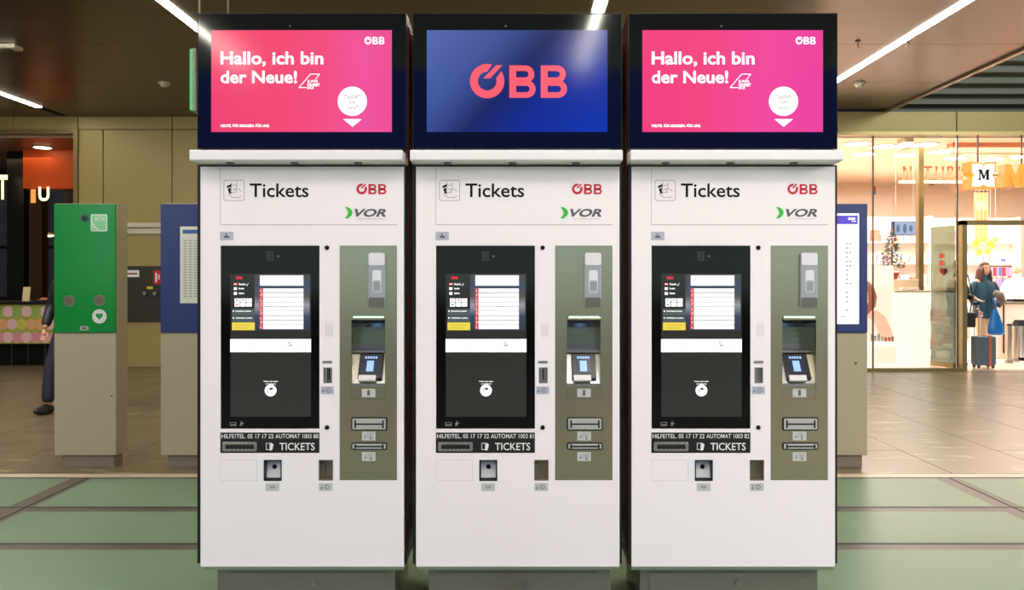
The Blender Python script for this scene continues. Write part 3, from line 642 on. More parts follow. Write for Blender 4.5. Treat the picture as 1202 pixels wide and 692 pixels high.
    for a, b in ((362.3, 370.3), (370.9, 377.9)): P('menu_bar', mbx(MB(), 272.2, 298.6, a, b, y-.0004, y), SCRGB, ts)
    P('menu_bar_yellow', mbx(MB(), 272.2, 298.9, 378.2, 387.3, y-.0004, y), SCRY, ts)
    q = mtext(MB(), 'Ersatztickets kaufen', 276.5, 295, 380.2, 382, y-.0008); mtext(q, 'Meine Fahrkarten', 276.5, 290.5, 383.8, 385.4, y-.0008); P('yellow_bar_text', q, mat('yellow_text', (60, 50, 5), .3, emit=(170, 140, 60), es=1), ts)
    P('lower_band', mbx(MB(), 270.1, 364.9, 397.7, 413.1, .0016, .003), mat('band_white', (200, 200, 200), .2, emit=(236, 238, 240), es=.95), ts)
    q = mbx(MB(), 338, 340.2, 400.8, 403, .0012, .0016); mbx(q, 341, 343.6, 400.8, 401.8, .0012, .0016); mbx(q, 338.4, 343.4, 404, 406, .0012, .0016)
    mtext(q, 'Nahverkehrstickets', 288.5, 300.5, 407.6, 409.2, .0012); mtext(q, 'Code einscannen und Ticket drucken', 330, 352, 407.4, 409.4, .0012, .01); q.cyl((mx_(294.6), .0012, mz_(403.2)), .0035, 'y', .0004, 10)
    P('band_print', q, SCRG, ts)
    q = MB().cyl((mx_(317.5), .0014, mz_(458)), 6.9/K, 'y', .0008, 32); mtext(q, 'Tasche oder Jacke', 309, 326, 446.6, 448.4, .0014, .02); mtext(q, 'vor die Kamera', 311.5, 323.6, 449.3, 451, .0014, .02)
    P('help_bubble', q, SCRW, ts)
    q = mbx(MB(), 316, 320, 454.6, 457.6, .0009, .0014); mbx(q, 314.2, 314.8, 455, 461, .0009, .0014); P('bubble_symbol', q, SCRDK, ts)
    q = MB(); frame_prism(q, mx_(269.6), mx_(277), mz_(498), mz_(495.4), .0012, .0024, .003); mbx(q, 269.6, 277, 499, 499.6, .0024, .003)
    mtext(q, 'fr', 281.4, 286, 494.2, 499.8, .0024, 0, .3); P('maker_marks', q, INKL, ts)
    # black ticket output strip
    bp = P('ticket_output_panel', mbx(MB(), 258.6, 374.9, 507.4, 531.3, .001, .02), mat('strip_black', (24, 26, 26), .3), bev=.001, seg=1)
    q = mtext(MB(), 'HILFE?TEL. 05 17 17 22', 260, 321, 509, 514.2, .0004, .006); mtext(q, 'AUTOMAT 1003 '+number, 323.2, 373.6, 509, 514.2, .0004, .004)
    mtext(q, 'TICKETS', 328, 369.4, 519.4, 528.2, .0004, .008); P('panel_text', q, PWHITE, bp)
    q = MB(); frame_prism(q, mx_(312.2), mx_(317), mz_(527.6), mz_(519.6), .0022, .0002, .0008); q.prism([(mx_(a), mz_(b)) for a, b in ((317.6, 519), (321, 521.4), (319.4, 528), (316.6, 528.6))], .0002, .0008); P('ticket_symbol', q, PWHITE, bp)
    s = P('output_bezel', mrr(MB(), 261.2, 302, 518.3, 529.2, 2, -.005, .001), STEEL2, bp, bev=.0015)
    q = mbx(MB(), 265, 298.5, 521.6, 526, -.0056, -.005)
    for k in range(7): mbx(q, 267+k*4.6, 269.5+k*4.6, 521, 526.6, -.0058, -.005)
    P('output_slot', q, DARKHOLE, bp)
    # speaker holes
    q = MB()
    for r in range(9):
        for c in range(4): q.cyl((mx_(382.7+c*2.35+(r % 2)*.5), -.0006, mz_(380+r*1.75)), .45/K, 'y', .0006, 6)
    P('speaker_holes', q, INKG)
    # coin slot
    P('slot_lamp', mbx(MB(), 378.8, 389.9, 423.2, 425.9, -.003, 0), mat('lamp_grey', (120, 116, 114), .3), bev=.0008)
    q = recess(MB(), 379.5, 389.9, 431, 449.6, .001, .03); s = P('coin_slot', q, STEEL2)
    P('coin_guide', mbx(MB(), 380.6, 383.6, 432, 448.6, .004, .03), STEEL2); P('coin_opening', mbx(MB(), 384.3, 385.5, 433.4, 446.6, .026, .0299), DARKHOLE)
    def sticker(px0, px1, py0, py1, kind, m=LABEL, y=0.):
        s = P('symbol_sticker', mbx(MB(), px0, px1, py0, py1, y-.001, y), m); q = MB(); cx, cy = (px0+px1)/2, (py0+py1)/2; yy = y-.0014
        def arr(x): mbx(q, x-.25, x+.25, cy-2.4, cy+1.8, yy, y-.001); q.prism([(mx_(x-1.4), mz_(cy+.6)), (mx_(x+1.4), mz_(cy+.6)), (mx_(x), mz_(cy+2.8))], yy, y-.001)
        if kind == 'coin':
            arr(cx-4.8); n = 14
            q.add([(mx_(cx+1.4+a*math.cos(i*2*math.pi/n)), yy, mz_(cy+a*math.sin(i*2*math.pi/n))) for a in (3, 2.3) for i in range(n)], [(i, n+i, n+(i+1) % n, (i+1) % n) for i in range(n)]); mtext(q, 'c', cx+.4, cx+2.2, cy-1.2, cy+1.2, yy)
        elif kind == 'note':
            arr(cx-4); frame_prism(q, mx_(cx-1.2), mx_(cx+5), mz_(cy+2.2), mz_(cy-3.6), .0012, yy, y-.001); mbx(q, cx+1.2, cx+2.6, cy-1.8, cy+.4, yy, y-.001); mbx(q, cx+2.2, cx+3.6, cy+1.2, cy+4.4, yy, y-.001)
        elif kind == 'card': mbx(q, cx-1.6, cx+1.6, cy-3.4, cy+3.2, yy, y-.001); 
        else: mtext(q, '000', cx-3.4, cx+3.4, cy-1.6, cy+1.6, yy)
        P('symbol', q, INKG, s); return s
    sticker(376.6, 391.7, 453.2, 462.2, 'coin', LABELB)
    # scanner
    q = recess(MB(), 309.6, 330.7, 539.4, 564, -.001, .045, .005); P('scanner_frame', q, BLACK)
    q = MB().prism([(.040, mz_(541)), (.034, mz_(541)), (.020, mz_(561.6)), (.026, mz_(561.6))], mx_(311.4), mx_(328.9), 'x'); P('scanner_plate', q, mat('scanner_silver', (222, 222, 220), .4, .1))
    P('scanner_window', MB().prism([(mx_(320.2+2.7*math.cos(a*.524)), mz_(549+2.7*math.sin(a*.524))) for a in range(12)], .026, .036), INK)
    sticker(311.9, 327.9, 566.6, 575.8, 'txt'); q = recess(MB(), 374, 391, 539.4, 563.8, .0, .04, .002); P('coin_return', q, mat('return_metal', (150, 138, 118), .4, .5))
    P('return_flap', mbx(MB(), 375.2, 379.2, 546, 561, .03, .0395), STEELD)
    sticker(374.3, 390.3, 566.6, 575.8, 'coin')
    # steel service plate
    q = MB().plate(mx_(398.6), mx_(465.9), mz_(563.4), mz_(288.1), .002, .012, [hole(412.6, 451.8, 373.3, 453.2), hole(412.8, 454, 489.6, 504.9), hole(412.8, 454, 519.2, 527.5)])
    sp = P('service_plate', q, STEEL)
    q = MB(); frame_prism(q, mx_(412.3), mx_(452.1), mz_(468.8), mz_(371), .0008, .0014, .002); P('plate_seam', q, mat('seam_olive', (84, 80, 62), .5), sp)
    # card reader niche
    x0, x1 = mx_(412.6), mx_(451.8); ny = .12
    q = MB(); q.box(x0-.003, x0, .004, ny, mz_(454), mz_(372)); q.box(x1, x1+.003, .004, ny, mz_(454), mz_(372)); q.box(x0, x1, .004, ny, mz_(373.2), mz_(372)); P('niche_sides', q, STEEL)
    prof = [(.004, mz_(373.4))]+[(.004+(ny-.02)*math.sin(a*math.pi/16), mz_(373.4+ (413-373.4)*(1-math.cos(a*math.pi/16)))) for a in range(1, 9)]
    prof2 = [(a+.006, b) for a, b in prof[::-1]]
    P('niche_hood', MB().prism(prof+prof2, x0, x1, 'x'), mat('hood_steel', (150, 156, 168), .22, 1), smooth=False)
    P('niche_ledge', MB().box(x0, x1, .084, ny, mz_(415.5), mz_(413)), STEEL2)
    q = MB().prism([(ny, mz_(415.5)), (.096, mz_(415.5)), (.012, mz_(450)), (.004, mz_(450)), (.004, mz_(453.2)), (ny, mz_(453.2))], x0, x1, 'x'); P('niche_shelf', q, STEEL2)
    P('hood_lip', MB().prism(rrect(-.008, .002, mz_(375.4), mz_(372.6), .003, 3), mx_(413), mx_(453), 'x'), STEEL)
    P('niche_lamp', mbx(MB(), 415, 450, 371.2, 372.5, -.004, .002), mat('green_led', (200, 255, 220), .4, emit=(176, 255, 205), es=3.5))
    # card terminal lying on the sloping shelf
    A = Vector((.0, .096, mz_(415.5))); B = Vector((0, .012, mz_(450))); dr = (B-A); Ls = dr.length; dr.normalize(); nr = Vector((0, -dr.z*-1, 0)); nr = Vector((0, dr.z, -dr.y)).normalized()
    if nr.y > 0: nr = -nr
    def slab(q, xa, xb, ta, tb, ha, hb):
        c = []
        for h in (ha, hb):
            for tt in (ta, tb):
                for x in (xa, xb): p = A+dr*(Ls*tt)+nr*h; c.append((mx_(x), p.y, p.z))
        return q.add(c, [(0, 1, 3, 2), (4, 6, 7, 5), (0, 4, 5, 1), (2, 3, 7, 6), (0, 2, 6, 4), (1, 5, 7, 3)])
    ct = P('card_terminal', slab(MB(), 419, 447.6, .10, .90, .0005, .016), mat('terminal_black', (22, 23, 26), .3), bev=.002)
    P('terminal_screen', slab(MB(), 424.5, 441, .16, .72, .016, .0172), mat('terminal_blue', (10, 14, 24), .2, emit=(38, 52, 84), es=.8), ct)
    q = slab(MB(), 428.5, 436.8, .34, .68, .0172, .018); P('terminal_symbol', q, mat('terminal_lightblue', (60, 90, 120), .2, emit=(168, 200, 240), es=1), ct)
    q = MB()
    for k in range(5): slab(q, 425.6+k*3.1, 427.9+k*3.1, .2, .27, .0172, .018)
    P('terminal_icons', q, MC['terminal_lightblue'], ct)
    P('card_tray', slab(MB(), 420.6, 441, .82, 1.0, .010, .026), mat('tray_grey', (206, 202, 202), .4), ct, bev=.002)
    sticker(424.7, 440.5, 456, 465.8, 'card', LABEL, .002)
    # contactless reader
    rd = P('contactless_reader', mrr(MB(), 432.9, 452.6, 296.5, 360.8, 3, -.014, .002), mat('reader_grey', (160, 164, 170), .4, .2), bev=.002)
    P('reader_cap', mrr(MB(), 433.3, 452.2, 297, 311.4, 2.4, -.017, -.014), mat('reader_white', (214, 212, 222), .4), rd, bev=.001)
    P('reader_foot', mrr(MB(), 433.3, 452.2, 348.6, 360.4, 2.4, -.016, -.014), mat('reader_dark', (104, 104, 96), .4, .3), rd, bev=.001)
    q = mrr(MB(), 437.8, 448.2, 317, 343.4, 2.4, -.0165, -.014); P('reader_pad', q, mat('pad_white', (214, 218, 222), .4), rd, bev=.0008)
    q = mrr(MB(), 438.6, 447.4, 329, 342.4, 2, -.0172, -.0165); P('reader_pad_lower', q, MC['reader_grey'], rd)
    q = MB()
    for a in (440.8, 443, 445.2):
        for b in (333, 335.6, 338.2): q.cyl((mx_(a), -.0177, mz_(b)), .6/K, 'y', .0006, 8)
    mtext(q, 'safecard', 440.4, 446.6, 354, 355.6, -.0165); P('reader_marks', q, INKG, rd)
    # slots
    for (a, b, tt, nm) in ((489.4, 505, 2.0, 'banknote_slot'), (519, 527.7, 1.4, 'receipt_slot')):
        s = P(nm, MB().prism(rrect(mx_(412.3), mx_(454.5), mz_(b), mz_(a), .009), -.001, .004), BLACK)
        P('slot_frame', MB().prism(rrect(mx_(413.8), mx_(453), mz_(b-1.5), mz_(a+1.4), .005), -.006, -.001), mat('slot_silver', (196, 196, 192), .35, .5), s, bev=.001)
        cy = (a+b)/2; q = mbx(MB(), 417.5, 449.5, cy-.9, cy+.9, -.0066, -.006); h = (b-a)*.30; mbx(q, 416.3, 418.2, cy-h, cy+h, -.0066, -.006); mbx(q, 448.8, 450.7, cy-h, cy+h, -.0066, -.006); P('slot_opening', q, DARKHOLE, s)
    sticker(424.7, 440.6, 506.3, 516.6, 'note', LABEL, .002); sticker(424.7, 440.6, 530.4, 540.8, 'note', LABEL, .002)
    # canopy
    z_t = EYE+.1506*3.514; z_f = EYE+(HY-188)*3.514/F; z_b = mz_(193.2); hw = .4393
    q = MB().prism([(-.086, z_f+.003), (-.080, z_f-.001), (.04, z_b), (.04, z_t), (-.080, z_t), (-.086, z_t-.004)], -hw-.004, hw-.004, 'x')
    P('canopy', q, CANOPYW, bev=.006, seg=3)
    P('canopy_joint', MB().box(-.43, .43, .04, .06, z_b, z_t), BLACK)
    for u in (-.29, -.02, .245):
        d_ = P('canopy_downlight', MB().cyl((u, -.035, z_f-.010), .017, 'z', .008, 20), mat('downlight_rim', (120, 124, 118), .3, .6)); P('lamp_lens', MB().cyl((u, -.035, z_f-.0112), .011, 'z', .0014, 16), mat('lens_grey', (70, 74, 74), .2), d_)
    # header display
    hd = P('header_display', mbx(MB(), 232.4, 476.2, 16.4, 174.4, .0, .10), BEZEL, bev=.0015, seg=1)
    P('header_frame', mbx(mbx(mbx(MB(), 231.6, 232.3, 16, 175, .0, .11), 476.3, 477, 16, 175, .0, .11), 231.6, 477, 15.4, 16.3, 0, .11), mat('frame_dark', (34, 34, 38), .3, .4))
    P('header_back', mbx(MB(), 234, 475, 18, 174, .10, .30), BLACK)
    P('header_camera', MB().cyl((mx_(340.6), -.0006, mz_(30.5)), 1.1/K, 'y', .0006, 12), mat('status_grey', (90, 96, 92)), hd)
    X0, X1, Z0, Z1 = mx_(248), mx_(460), mz_(154.8), mz_(35.4)
    if idx == 1:
        scr = mat_screen('header_blue_reflection', [(0, (84, 104, 176)), (.28, (62, 82, 150)), (.48, (20, 32, 96)), (.72, (0, 38, 152)), (1, (0, 48, 172))], 'D', X0-.9*Z1, X1-.9*Z0)  # pale left end of the ramp is a reflection painted into the screen
    elif idx == 0: scr = mat_screen('header_pink', [(0, (246, 66, 112)), (.3, (250, 70, 112)), (.62, (250, 78, 128)), (.85, (248, 84, 160)), (1, (244, 78, 150))], 'X', X0, X1, es=.94)
    else: scr = mat_screen('header_magenta', [(0, (250, 62, 128)), (.35, (250, 70, 130)), (.7, (248, 74, 162)), (1, (240, 64, 158))], 'X', X0, X1, es=.94)
    ds = P('header_screen', MB().box(X0, X1, -.0006, 0, Z0, Z1), scr, hd)
    if idx == 1: P('header_logo', rail_logo(MB(), mx_(299), mx_(412.6), mz_(115.4), mz_(75.6), -.0014, .0003), SCRP, hd)
    else:
        y = -.0012; P('greeting_line', mtext(MB(), 'Hallo, ich bin', 259, 379.6, 60.6, 78.3, y, .022), SCRW, hd); P('greeting_line', mtext(MB(), 'der Neue!', 259, 348.6, 82.8, 97.8, y, .022), SCRW, hd)
        P('small_logo', rail_logo(MB(), mx_(428), mx_(451.2), mz_(52.2), mz_(43.2), y, .0002), SCRW, hd)
        q = MB().cyl((mx_(413.6), y, mz_(118.8)), 17.1/K, 'y', .0006, 48); P('speech_disc', q, SCRW, hd); P('speech_arrow', MB().prism([(mx_(403), mz_(139.8)), (mx_(424.6), mz_(139.8)), (mx_(413.8), mz_(148.8))], y, -.0007), SCRW, hd)
        q = mtext(MB(), 'Testen', 404, 422.6, 110, 116, y-.0008, .012, 0, .10); mtext(q, 'Sie', 409.6, 417.6, 117, 122, y-.0008, .012, 0, .10); mtext(q, 'mich', 407.6, 421.6, 123.2, 128.4, y-.0008, .012, 0, .10); P('disc_text', q, mat('disc_ink', (90, 80, 90), .3, emit=(140, 112, 132), es=1), hd)
        mtext_q = mtext(MB(), 'HEUTE. FÜR MORGEN. FÜR UNS.', 259, 316.6, 145.2, 149.2, y, .03); P('slogan_text', mtext_q, SCRW, hd)
        q = mtext(MB(), '& WAS', 361, 373, 93.8, 96.8, y, .03); mtext(q, 'FÄHRST', 361, 375.4, 97, 101.4, y, .03); mtext(q, 'DU?', 361, 368.4, 101.4, 104.6, y, .03)
        for a, b in (((351, 102.8), (364.6, 87)), ((364.6, 87), (375.2, 87)), ((375.2, 87), (370.4, 93.2)), ((351, 102.8), (360, 102.8))):
            p0, p1 = Vector((mx_(a[0]), mz_(a[1]))), Vector((mx_(b[0]), mz_(b[1]))); nn = (p1-p0).normalized(); nn = Vector((-nn.y, nn.x))*.0014; q.prism([tuple(p0+nn), tuple(p1+nn), tuple(p1-nn), tuple(p0-nn)], y-.0002, y+.0002)
        P('badge_text', q, SCRW, hd)
    t.location = ((354.2+253.0*idx-HX)/K, FR, 0)
    return t
machine(0, '80', 'left white ticket machine with pink greeting screen, number ending in 80')
machine(1, '81', 'middle white ticket machine with dark blue header screen and large red logo')
machine(2, '82', 'right white ticket machine with magenta greeting screen, number ending in 82')
# ================================================================ PEOPLE
def skin_geo(verts, edges, radii, sub=2):
    me = bpy.data.meshes.new('s'); me.from_pydata([tuple(v) for v in verts], edges, []); o = bpy.data.objects.new('s', me); COL.objects.link(o)
    md = o.modifiers.new('k', 'SKIN'); md.use_smooth_shade = True
    for i, r in enumerate(radii):
        r = r if isinstance(r, tuple) else (r, r); me.skin_vertices[0].data[i].radius = r
    me.skin_vertices[0].data[0].use_root = True
    sb = o.modifiers.new('b', 'SUBSURF'); sb.levels = sub; bpy.context.view_layer.update()
    e = bpy.data.meshes.new_from_object(o.evaluated_get(bpy.context.evaluated_depsgraph_get()))
    v = [tuple(p.co) for p in e.vertices]; f = [tuple(p.vertices) for p in e.polygons]
    bpy.data.objects.remove(o); bpy.data.meshes.remove(me); bpy.data.meshes.remove(e); return v, f
def person(label, loc, yaw, h, skin, jacket, trousers, shoes, hair, arms, long_hair=False, bald=False, step=.08, legs_wide=.0, group=None, jlen=.82, turn=0.):
    """arms: two (elbow, wrist, finger direction) in body space, first is the -x side; body faces -Y"""
    t = thing('person', label, 'person', (loc[0], loc[1], 0), group); t.rotation_euler = (0, 0, yaw); s = h/1.72
    SK = mat('skin_%s' % label[:12], skin, .5); JK = mat('jacket_%s' % label[:12], jacket, .6, noise=.12, scale=14, bump=.3); TR = mat('trousers_%s' % label[:12], trousers, .7, noise=.08, scale=20); SH = mat('shoes_%s' % label[:12], shoes, .4); HR = mat('hair_%s' % label[:12], hair, .5, noise=.3, scale=40, stretch=(6, 6, 1))
    def P(n, geo, m, par=t, smooth=True):
        me = bpy.data.meshes.new(n); me.from_pydata([tuple(Vector(v)*s) for v in geo[0]], [], geo[1]); return link(n, me, m, par, smooth)
    hipz = .92; V = [(0, 0, hipz), (0, 0, 1.08), (0, .01, 1.25), (0, .01, 1.41), (0, -.005, 1.48), (0, -.015, 1.55)]; E = [(0, 1), (1, 2), (2, 3), (3, 4), (4, 5)]; R = [(.15, .11), (.125, .095), (.15, .105), (.11, .075), .05, .05]
    leg = []
    for sd, st_ in ((-1, step), (1, -step)):
        n = len(V); V += [(sd*.095, 0, .86), (sd*(.10+legs_wide), -st_*.5-.02, .48), (sd*(.105+legs_wide), -st_+.01, .09)]; E += [(0, n), (n, n+1), (n+1, n+2)]; R += [.088, .058, .04]; leg.append(V[n:n+3])
        for i, (el, wr, fd) in enumerate(arms):
            if (i == 0) != (sd < 0): continue
            n = len(V); V += [(sd*.175, .01, 1.39), tuple(el), tuple(wr)]; E += [(3, n), (n, n+1), (n+1, n+2)]; R += [.055, .042, .028]
    g = skin_geo(V, E, R, 2); bv, bf = list(g[0]), list(g[1])
    def merge(v, f): n = len(bv); bv.extend(v); bf.extend([tuple(i+n for i in q) for q in f])
    # head with brow, nose, chin
    def hf(v):
        x, y, z = v; k = 1-.25*max(0, -z)**1.5; x *= k
        if y < 0:
            if abs(x) < .22 and -.35 < z < .15: y -= .20*(1-abs(x)/.22)*(1-abs(z+.18)/.35 if abs(z+.18) < .35 else 0)
            if abs(z-.08) < .14 and .2 < abs(x) < .5: y += .06
            if abs(x) < .3 and -.6 < z < -.45: y -= .04
        return (x, y, z)
    q = MB().ball((0, 0, 0), (.074, .092, .115), 24, 20, hf)
    for sd in (-1, 1): q.ball((sd*.076, .012, -.005), (.012, .02, .032), 8, 6)
    ct, sn = math.cos(turn), math.sin(turn); HC = (0, -.02, 1.615)
    rotv = lambda v: (v[0]*ct-v[1]*sn+HC[0], v[0]*sn+v[1]*ct+HC[1], v[2]+HC[2])
    merge([rotv(v) for v in q.v], q.f)
    # hands
    for i, (el, wr, fd) in enumerate(arms):
        wr = Vector(wr); fd = Vector(fd).normalized(); sd = -1 if i == 0 else 1
        side = Vector((1, 0, 0)) if abs(fd.x) < .7 else Vector((0, 1, 0)); side = (side-fd*side.dot(fd)).normalized(); nn = fd.cross(side)
        hv, he, hr = [wr, wr+fd*.045, wr+fd*.075], [(0, 1), (1, 2)], [(.026, .02), (.036, .018), (.034, .016)]
        a = skin_geo(hv, he, hr, 1); merge(*a)
        for k, ln in enumerate((.060, .070, .066, .052)):
            b0 = wr+fd*.075+side*(.027-.018*k); p1 = b0+fd*ln*.55; p2 = p1+fd*ln*.25+nn*ln*.35*(1 if (wr.z < 1.3) else -1)
            merge(*skin_geo([b0, p1, p2], [(0, 1), (1, 2)], [.0095, .009, .0075], 1))
        b0 = wr+fd*.035-side*.03*sd; merge(*skin_geo([b0, b0+fd*.03-side*.02*sd, b0+fd*.055-side*.024*sd], [(0, 1), (1, 2)], [.011, .010, .008], 1))
    body = P('body', (bv, bf), SK)
    EY = mat('eye_dark', (40, 28, 24), .2); q = MB()
    def facep(x, z, y): return rotv((x, y, z))
    for sd in (-1, 1):
        e = MB().ball(facep(sd*.030, .010, -.080), (.011, .007, .006), 10, 6); P('eye', (e.v, e.f), EY, body)
        e = MB().tube([facep(sd*.016, .034, -.088), facep(sd*.032, .038, -.084), facep(sd*.046, .032, -.074)], .0035, 6); P('eyebrow', (e.v, e.f), HR, body)
    e = MB().tube([facep(-.024, -.058, -.080), facep(0, -.060, -.088), facep(.024, -.058, -.080)], .005, 6); P('mouth', (e.v, e.f), mat('lips', (170, 84, 76), .5), body)
    # trousers
    tv, te, tr = [(0, 0, .93), (0, 0, 1.0)], [(0, 1)], [(.158, .118), (.145, .11)]
    for L in leg:
        n = len(tv); tv += [L[0], L[1], (L[2][0], L[2][1], .10)]; te += [(0, n), (n, n+1), (n+1, n+2)]; tr += [.105, .08, .066]
    P('trousers', skin_geo(tv, te, tr, 2), TR)
    # jacket: rings from hem to collar, plus two sleeves
    prof = [(jlen, .188, .138), (jlen+.02, .196, .146), (.98, .188, .138), (1.10, .178, .130), (1.25, .190, .136), (1.36, .186, .118), (1.42, .140, .096), (1.46, .082, .078), (1.53, .070, .072)]
    q = MB(); n = 24; vv = [(rx*math.cos(2*math.pi*i/n), .006+ry*math.sin(2*math.pi*i/n), z) for z, rx, ry in prof for i in range(n)]
    q.add(vv, [(a*n+i, a*n+(i+1) % n, (a+1)*n+(i+1) % n, (a+1)*n+i) for a in range(len(prof)-1) for i in range(n)])
    for sd, (el, wr, fd) in zip((-1, 1), arms):
        el, wr = Vector(el), Vector(wr); g = skin_geo([(sd*.10, .01, 1.38), (sd*.172, .01, 1.375), el, wr+(el-wr)*.08], [(0, 1), (1, 2), (2, 3)], [.07, .075, .062, .048], 2); q.add(*g)
    jk = P('jacket', (q.v, q.f), JK)
    zp = MB().tube([(0, .002-ry, z) for z, rx, ry in prof[1:7]], .006, 6); P('zip', (zp.v, zp.f), mat('zip_%s' % label[:12], tuple(int(c*.7+40) for c in jacket), .4), jk)
    for L in leg:
        x, y, z = L[2]
        def sf(v): return (v[0], v[1], max(v[2], -.75) if v[1] > -.2 else max(v[2]*.75, -.75))
        e = MB().ball((x, y-.045, .045), (.048, .135, .06), 16, 10, sf); P('shoe', (e.v, e.f), SH)
    if not bald:
        def hr_(v):
            x, y, z = v
            if y < -.35 and z < .45: y = -.30; x *= .98
            if z < -.35: z = -.35 if not long_hair else z
            return (x, y, z)
        q = MB().ball((0, .008, .018), (.088, .105, .122), 24, 16, hr_)
        if long_hair:
            for k in range(15):
                a = math.radians(-38+k*(256/14)); cx_, cy_ = math.cos(a), math.sin(a)
                q.tube([(.074*cx_, .018+.085*cy_, .045), (.090*cx_, .022+.10*cy_, -.04), (.105*cx_, .025+.10*cy_, -.14), (.118*cx_, .02+.10*cy_, -.235+.03*math.sin(k*2.3)), (.11*cx_, .02+.10*cy_, -.30+.03*math.sin(k*1.7))], [.022, .026, .028, .022, .006], 8)
        P('hair', ([rotv(v) for v in q.v], q.f), HR)
    else:
        q = MB().ball((0, .03, -.02), (.080, .078, .055), 20, 10); P('hair', ([rotv(v) for v in q.v], q.f), HR)
    return t

# ================================================================ BRIGHT SHOP BEHIND THE RIGHT SIDE
SFL = mat('shop_floor', (226, 206, 186), .22, noise=.04, scale=2)
part('shop_floor', MB().box(4.5, 15.8, 13.95, 23, -.03, .003), SFL, fl); part('shop_floor', MB().box(4.5, 15.8, 13.42, 14.1, -.03, .0035), SFL, fl)
sb = struct('wall_shop', MB().box(4.4, 15.8, 21.8, 22, 0, 4.4), mat('shop_cream_wall', (250, 228, 204), .6))
part('shop_ceiling', MB().box(4.5, 15.8, SY+.3, 22, 3.86, 3.95), mat('shop_ceiling', (250, 224, 200), .5), sb)
part('peach_bulkhead', MB().box(Wx(1118, 15.2), 15.5, 15.2, 15.4, Wz(179, 15.2), 3.86), mat('peach_band', (246, 160, 122), .45), sb)
# glazed front: window_2 holds frames and panes
KZ = Wz(432, SY)
w2 = struct('window_2', MB().box(4.5, Wx(1128, SY), SY-.03, SY+.06, 0.004, KZ), BRONZE, 'glazed shopfront of the bright shop')
TG = mat_glass('thin_glass')
for a, b in ((940, 1024.5), (1025.3, 1122.6)): part('pane', MB().box(Wx(a, SY), Wx(b, SY), SY, SY+.012, KZ, Wz(158, SY)), TG, w2)
for a, b in ((1123.6, 1263), (1263.6, 1380)): part('pane', MB().box(Wx(a, SY), Wx(b, SY), SY, SY+.012, Wz(259, SY), Wz(158, SY)), TG, w2)
for a in (1024.5, 1122.8): part('pane_joint_bar', MB().box(Wx(a, SY), Wx(a+(.8 if a < 1100 else 1.2), SY), SY-.015, SY+.03, KZ, Wz(158, SY)), mat('bar_dark', (70, 54, 36) , .4, .3), w2)
Yp = 14.6; part('inner_post', MB().box(Wx(1078.5, Yp), Wx(1084.5, Yp), Yp, Yp+.12, 0, Wz(172, Yp)), BRONZE, w2)
d1 = struct('door_1', MB().box(Wx(1128, SY), Wx(1133.5, SY), SY-.05, SY+.10, 0.004, Wz(259, SY)).box(Wx(1128, SY), Wx(1390, SY), SY-.05, SY+.10, Wz(264, SY), Wz(258.6, SY)), BRONZE, 'bronze door frame of the bright shop, standing open')
# angled glass leaf left of the door post
ax, bx2 = Vector((Wx(1093, 13.9), 13.9)), Vector((Wx(1120.5, 13.42), 13.42))
q = MB(); n_ = (bx2-ax).normalized(); pn = Vector((-n_.y, n_.x))*.006; q.prism([tuple(ax+pn), tuple(bx2+pn), tuple(bx2-pn), tuple(ax-pn)], .1, Wz(264, SY), 'z'); leaf = part('glass_leaf', q, mat_glass('leaf_glass', (190, 205, 190), .25), d1)
q = MB(); pn *= 4; q.prism([tuple(ax+pn), tuple(bx2+pn), tuple(bx2-pn), tuple(ax-pn)], .03, .1, 'z'); q.v = q.v; part('leaf_rail', q, BRONZE, d1)
def on_leaf(q, t0, t1, z0, z1, off=.02):
    a = ax+(bx2-ax)*t0; b = ax+(bx2-ax)*t1; o = -pn.normalized()*off
    if o.y > 0: o = -o
    q.prism([tuple(a+o), tuple(b+o), tuple(b+o*.8), tuple(a+o*.8)], z0, z1, 'z'); return q
STK = mat('sticker_red', (226, 60, 48), .5)
for k, (py, hh) in enumerate(((300, 5.5), (308.5, 5.5))):
    single('door_sticker', ('upper square red sticker on the glass door leaf', 'lower square red sticker on the glass door leaf')[k], 'sticker', on_leaf(MB(), .40, .58, Wz(py+hh/2, 13.6), Wz(py-hh/2, 13.6)), STK, 'red square door stickers')
q = MB(); c0 = ax+(bx2-ax)*.48; 
q.prism([(c0.x+.06*a, Wz(319, 13.6)+.06*b) for a, b in ((0, -1), (1.1, .2), (.9, .9), (.4, 1), (0, .6), (-.4, 1), (-.9, .9), (-1.1, .2))], c0.y-.05, c0.y-.045); single('heart_sticker', 'red heart sticker on the glass door leaf below the two squares', 'sticker', q, STK)
# interior: ceiling discs
for k, (px, py, lb) in enumerate(((1006, 168, 'nearest downlight above the lit departure screen'), (1037, 171, 'downlight between the thin pane joint and the air unit'), (1014, 180, 'far downlight above the left shop shelf'),
        (1063, 181, 'far downlight just left of the dark inner post'), (1086, 169, 'near downlight directly above the inner post'), (1104, 177, 'downlight above the peach shop letters'),
        (1143, 178, 'downlight above the blossom shaped sign'), (1188, 176, 'downlight above the orange block letter'), (1200, 183, 'downlight in the upper right corner of the shop'), (1122, 185, 'farthest downlight, left of the blossom sign'), (1165, 186, 'farthest downlight, right of the blossom sign'))):
    Y = (3.86-EYE)*F/(HY-py); x = Wx(px, Y)
    t = thing('shop_downlight', 'round '+lb, 'downlight', (x, Y, 3.86), 'round ceiling downlights of the bright shop')
    part('rim', MB().cyl((x, Y, 3.845), .24, 'z', .0145, 24), PWHITE, t); part('lamp', MB().cyl((x, Y, 3.835), .2, 'z', .01, 24), mat('shop_lamp', (255, 250, 240), .5, emit=(255, 244, 220), es=L_DISC), t)
x, Y = Wx(1067, 14.6), 14.6
